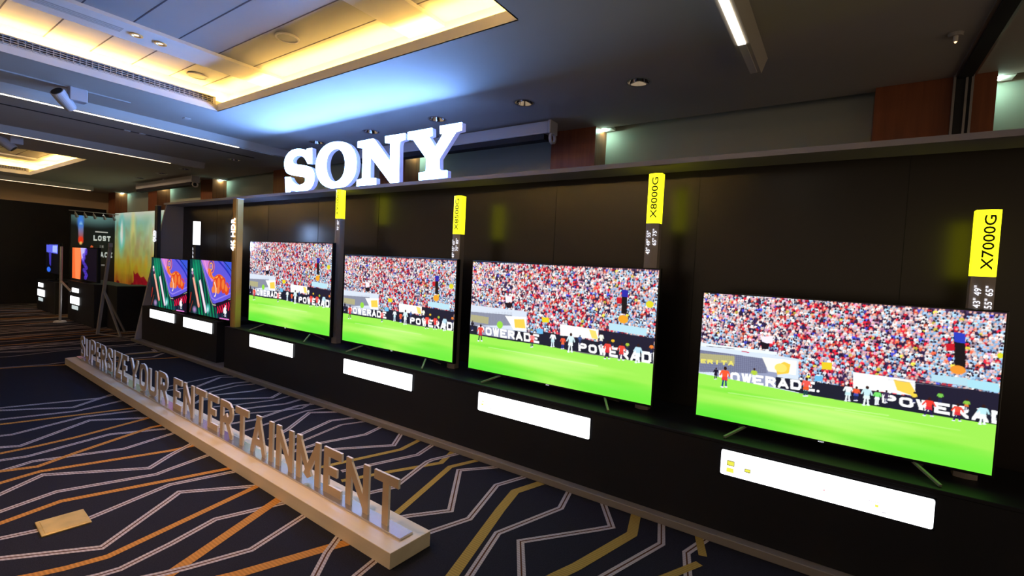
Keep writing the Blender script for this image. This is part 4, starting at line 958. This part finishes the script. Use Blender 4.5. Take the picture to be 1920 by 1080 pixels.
# demonstration counters with monitors
def demo(x0, x1, y0, y1, zt, m0, m1, mz0, mz1, cvs, labs, lc, lm):
    t = thing('demo_counter', lc, 'counter', ((x0+x1)/2, (y0+y1)/2, 0))
    adopt(t, boxobj('body', x0, x1, y0, y1, 0, zt-.02, M['black'], bev=.004, seg=1), boxobj('top', x0-.01, x1+.01, y0-.01, y1+.01, zt-.02, zt, M['black']))
    for a0, a1, z0, z1, mm in labs: adopt(t, boxobj('lit_label', a0, a1, y0-.012, y0-.001, z0, z1, mm, bev=.004, seg=1))
    t = thing('monitor', lm, 'monitor', ((m0+m1)/2, y0+.1, zt))
    adopt(t, boxobj('housing', m0-.02, m1+.02, y0+.06, y0+.12, mz0-.02, mz1+.02, M['tvblack'], bev=.004, seg=1), boxobj('stand', (m0+m1)/2-.25, (m0+m1)/2+.25, y0+.03, y0+.22, zt, zt+.015, M['tvblack']), boxobj('neck', (m0+m1)/2-.08, (m0+m1)/2+.08, y0+.10, y0+.14, zt+.01, mz0+.1, M['tvblack']))
    me = cvs.mesh('monitor_picture'); me.materials.append(M['screen2']); s = bpy.data.objects.new('screen', me); C.objects.link(s); s.scale = (m1-m0, 1, mz1-mz0); s.location = (m0, y0+.058, mz0); adopt(t, s)
M['label_dim'] = mat('dim_label', (.5, .5, .5, 1), .4, emit=(.5, .6, .62, 1), es=1)
c1 = Canvas(200, 120, (8, 5, 22)); c1.poly([(0, 0), (82, 0), (72, 120), (0, 120)], (250, 110, 52)); c1.poly([(20, 0), (75, 0), (66, 120), (30, 120)], (255, 140, 80)); c1.poly([(72, 0), (120, 0), (100, 50), (82, 46)], (200, 190, 250))
for k in range(12): c1.ell(90+r.random()*34, 10+k*9, 12, 8, (90, 60, 215), .7)
demo(-13.75, -12.02, 3.05, 3.62, .855, -13.72, -12.12, .90, 1.56, c1, [(-13.42, -12.99, .62, .71, M['white_lit']), (-13.54, -12.94, .37, .53, M['white_lit']), (-13.42, -13.02, .26, .34, M['label_dim'])],
     'black demonstration counter left of the tripod, with lit white labels', 'monitor with an orange and violet picture on the nearer demonstration counter')
c2 = Canvas(200, 120, (3, 4, 12)); c2.poly([(10, 6), (190, 4), (188, 40), (12, 36)], (90, 100, 235)); c2.poly([(110, 8), (180, 8), (178, 36), (108, 34)], (170, 190, 255)); c2.poly([(50, 36), (90, 36), (84, 92), (60, 84)], (60, 50, 170)); c2.ell(50, 106, 30, 10, (50, 110, 240))
demo(-16.35, -14.75, 3.05, 3.62, .74, -15.85, -14.78, .93, 1.62, c2, [(-16.18, -15.76, .56, .66, M['white_lit']), (-16.24, -15.62, .34, .50, M['white_lit']), (-16.15, -15.78, .22, .30, M['label_dim'])],
     'black demonstration counter at the far left with lit white labels', 'monitor with a dim blue picture on the farther demonstration counter')
# white topped box next to the nearer counter
tag(boxobj('side_cabinet', -12.0, -11.45, 3.25, 3.8, 0, .86, M['black'], bev=.004, seg=1), 'black side cabinet between the demonstration counter and the tripod', 'cabinet')
# slim pole with a white foot
t = thing('barrier_pole', 'slim grey pole with a pale foot between the two demonstration counters', 'pole', (-13.3, 2.83, 0))
bm = bmesh.new(); tube(bm, (-13.3, 2.83, .02), (-13.24, 2.83, 1.57), .022, 12); adopt(t, finish('pole', bm, M['tripod']))
bm = bmesh.new(); tube(bm, (-13.3, 2.83, 0), (-13.3, 2.83, .03), .11, 20, .09); adopt(t, finish('foot', bm, M['grille']))
bm = bmesh.new(); tube(bm, (-13.27, 2.83, .86), (-13.02, 2.93, .66), .02, 8); adopt(t, finish('bracket', bm, M['tripod']))
# tripod
t = thing('tripod_stand', 'grey metal tripod stand in front of the far demonstration counter', 'tripod', (-10.9, 3.0, 0))
top = Vector((-10.77, 2.95, 1.62)); f1 = Vector((-11.09, 2.87, .012)); mid = top.lerp(f1, .5)
bm = bmesh.new(); rot_box(bm, f1, top, .045, .03); adopt(t, finish('pole', bm, M['tripod']))
for f in ((-10.58, 3.06, .01), (-11.2, 3.3, .01)):
    bm = bmesh.new(); rot_box(bm, f, mid, .03, .02); adopt(t, finish('leg', bm, M['tripod']))
bm = bmesh.new(); rot_box(bm, f1+Vector((0, 0, .005)), (-10.6, 3.05, .014), .02, .02); adopt(t, finish('foot_bar', bm, M['tripod']))
bm = bmesh.new(); box(bm, -10.80, -10.74, 2.92, 2.98, 1.60, 1.68); bevel(bm, .01); adopt(t, finish('head_clamp', bm, M['tripod']))
# unidentified small white object, drawn as a lamp, behind the end of the display
t = thing('small_floor_object', 'small pale unidentified object on a short black stand behind the left end of the display', 'floor lamp', (-13.3, 4.1, 0))
bm = bmesh.new(); tube(bm, (-13.55, 4.1, 0), (-13.55, 4.1, .02), .10, 16); adopt(t, finish('base', bm, M['tvblack']))
bm = bmesh.new(); tube(bm, (-13.55, 4.1, .02), (-13.55, 4.1, .12), .015, 10); adopt(t, finish('stem', bm, M['tvblack']))
bm = bmesh.new(); tube(bm, (-13.55, 4.1, .11), (-13.52, 4.06, .24), .05, 16, .075); adopt(t, finish('pale_cup', bm, M['white_paint']))

# ================================================================== LIGHTS
def spot(loc, aim, col, e, ang, blend=.6, r=.05):
    l = bpy.data.lights.new('spot', 'SPOT'); l.energy = e; l.color = col; l.spot_size = math.radians(ang); l.spot_blend = blend; l.shadow_soft_size = r
    o = bpy.data.objects.new('spot_beam', l); C.objects.link(o); o.location = loc
    o.rotation_euler = (Vector(aim)-Vector(loc)).to_track_quat('-Z', 'Y').to_euler(); return o
spot((-3.6, .9, 3.44), (-3.4, 1.5, 0), (1, .60, .30), 240, 66, .9)
spot((-5.2, .6, 3.44), (-4.2, .3, 0), (1, .72, .48), 60, 90, .9)
spot((-2.2, .3, 3.44), (-1.8, .9, 0), (1, .78, .55), 50, 90, .9)
spot((-3.2, -.8, 3.44), (-3.0, 1.5, 0), (1, .78, .55), 60, 100, .9)
spot((-13.5, -.5, 3.44), (-14.6, 4.9, 2.6), (1, .74, .5), 220, 100, .9)  # added fill without a fitting, brightens the far pillars and back wall
spot((-14.5, -1, 3.44), (-18.3, .5, 2.6), (1, .74, .5), 200, 100, .9)  # added fill without a fitting, brightens the beige left wall
spot((-12.2, .8, 3.44), (-11.8, 1.2, 0), (1, .5, .25), 40, 80, .9)
for x in (-16.0, -14.9, -13.8): spot((x, 4.2, 2.5), (x+.1, 4.66, 1.6), (.9, 1, .95), 3, 90, .8)
# pieces that belong to a part hang one level deeper, under that part
NEST = {'lens': 'lamp_head', 'model_lettering': 'light_box', 'printed_mark': 'light_face', 'brand_badge': 'housing', 'size_lettering': 'post_body', 'lit_lettering': 'column_body', 'rear_lit_lettering': 'column_body', 'bulb': 'reflector', 'indicator': 'sensor', 'lit_label': 'body', 'screen_slot': 'case', 'lid': 'frame'}
for o in list(bpy.data.objects):
    k = o.name.split('.')[0]
    if k in NEST and o.parent is not None:
        q = [c for c in o.parent.children if c.name.split('.')[0] == NEST[k]]
        if q: o.parent = q[0]; o.matrix_parent_inverse = Matrix.Identity(4)
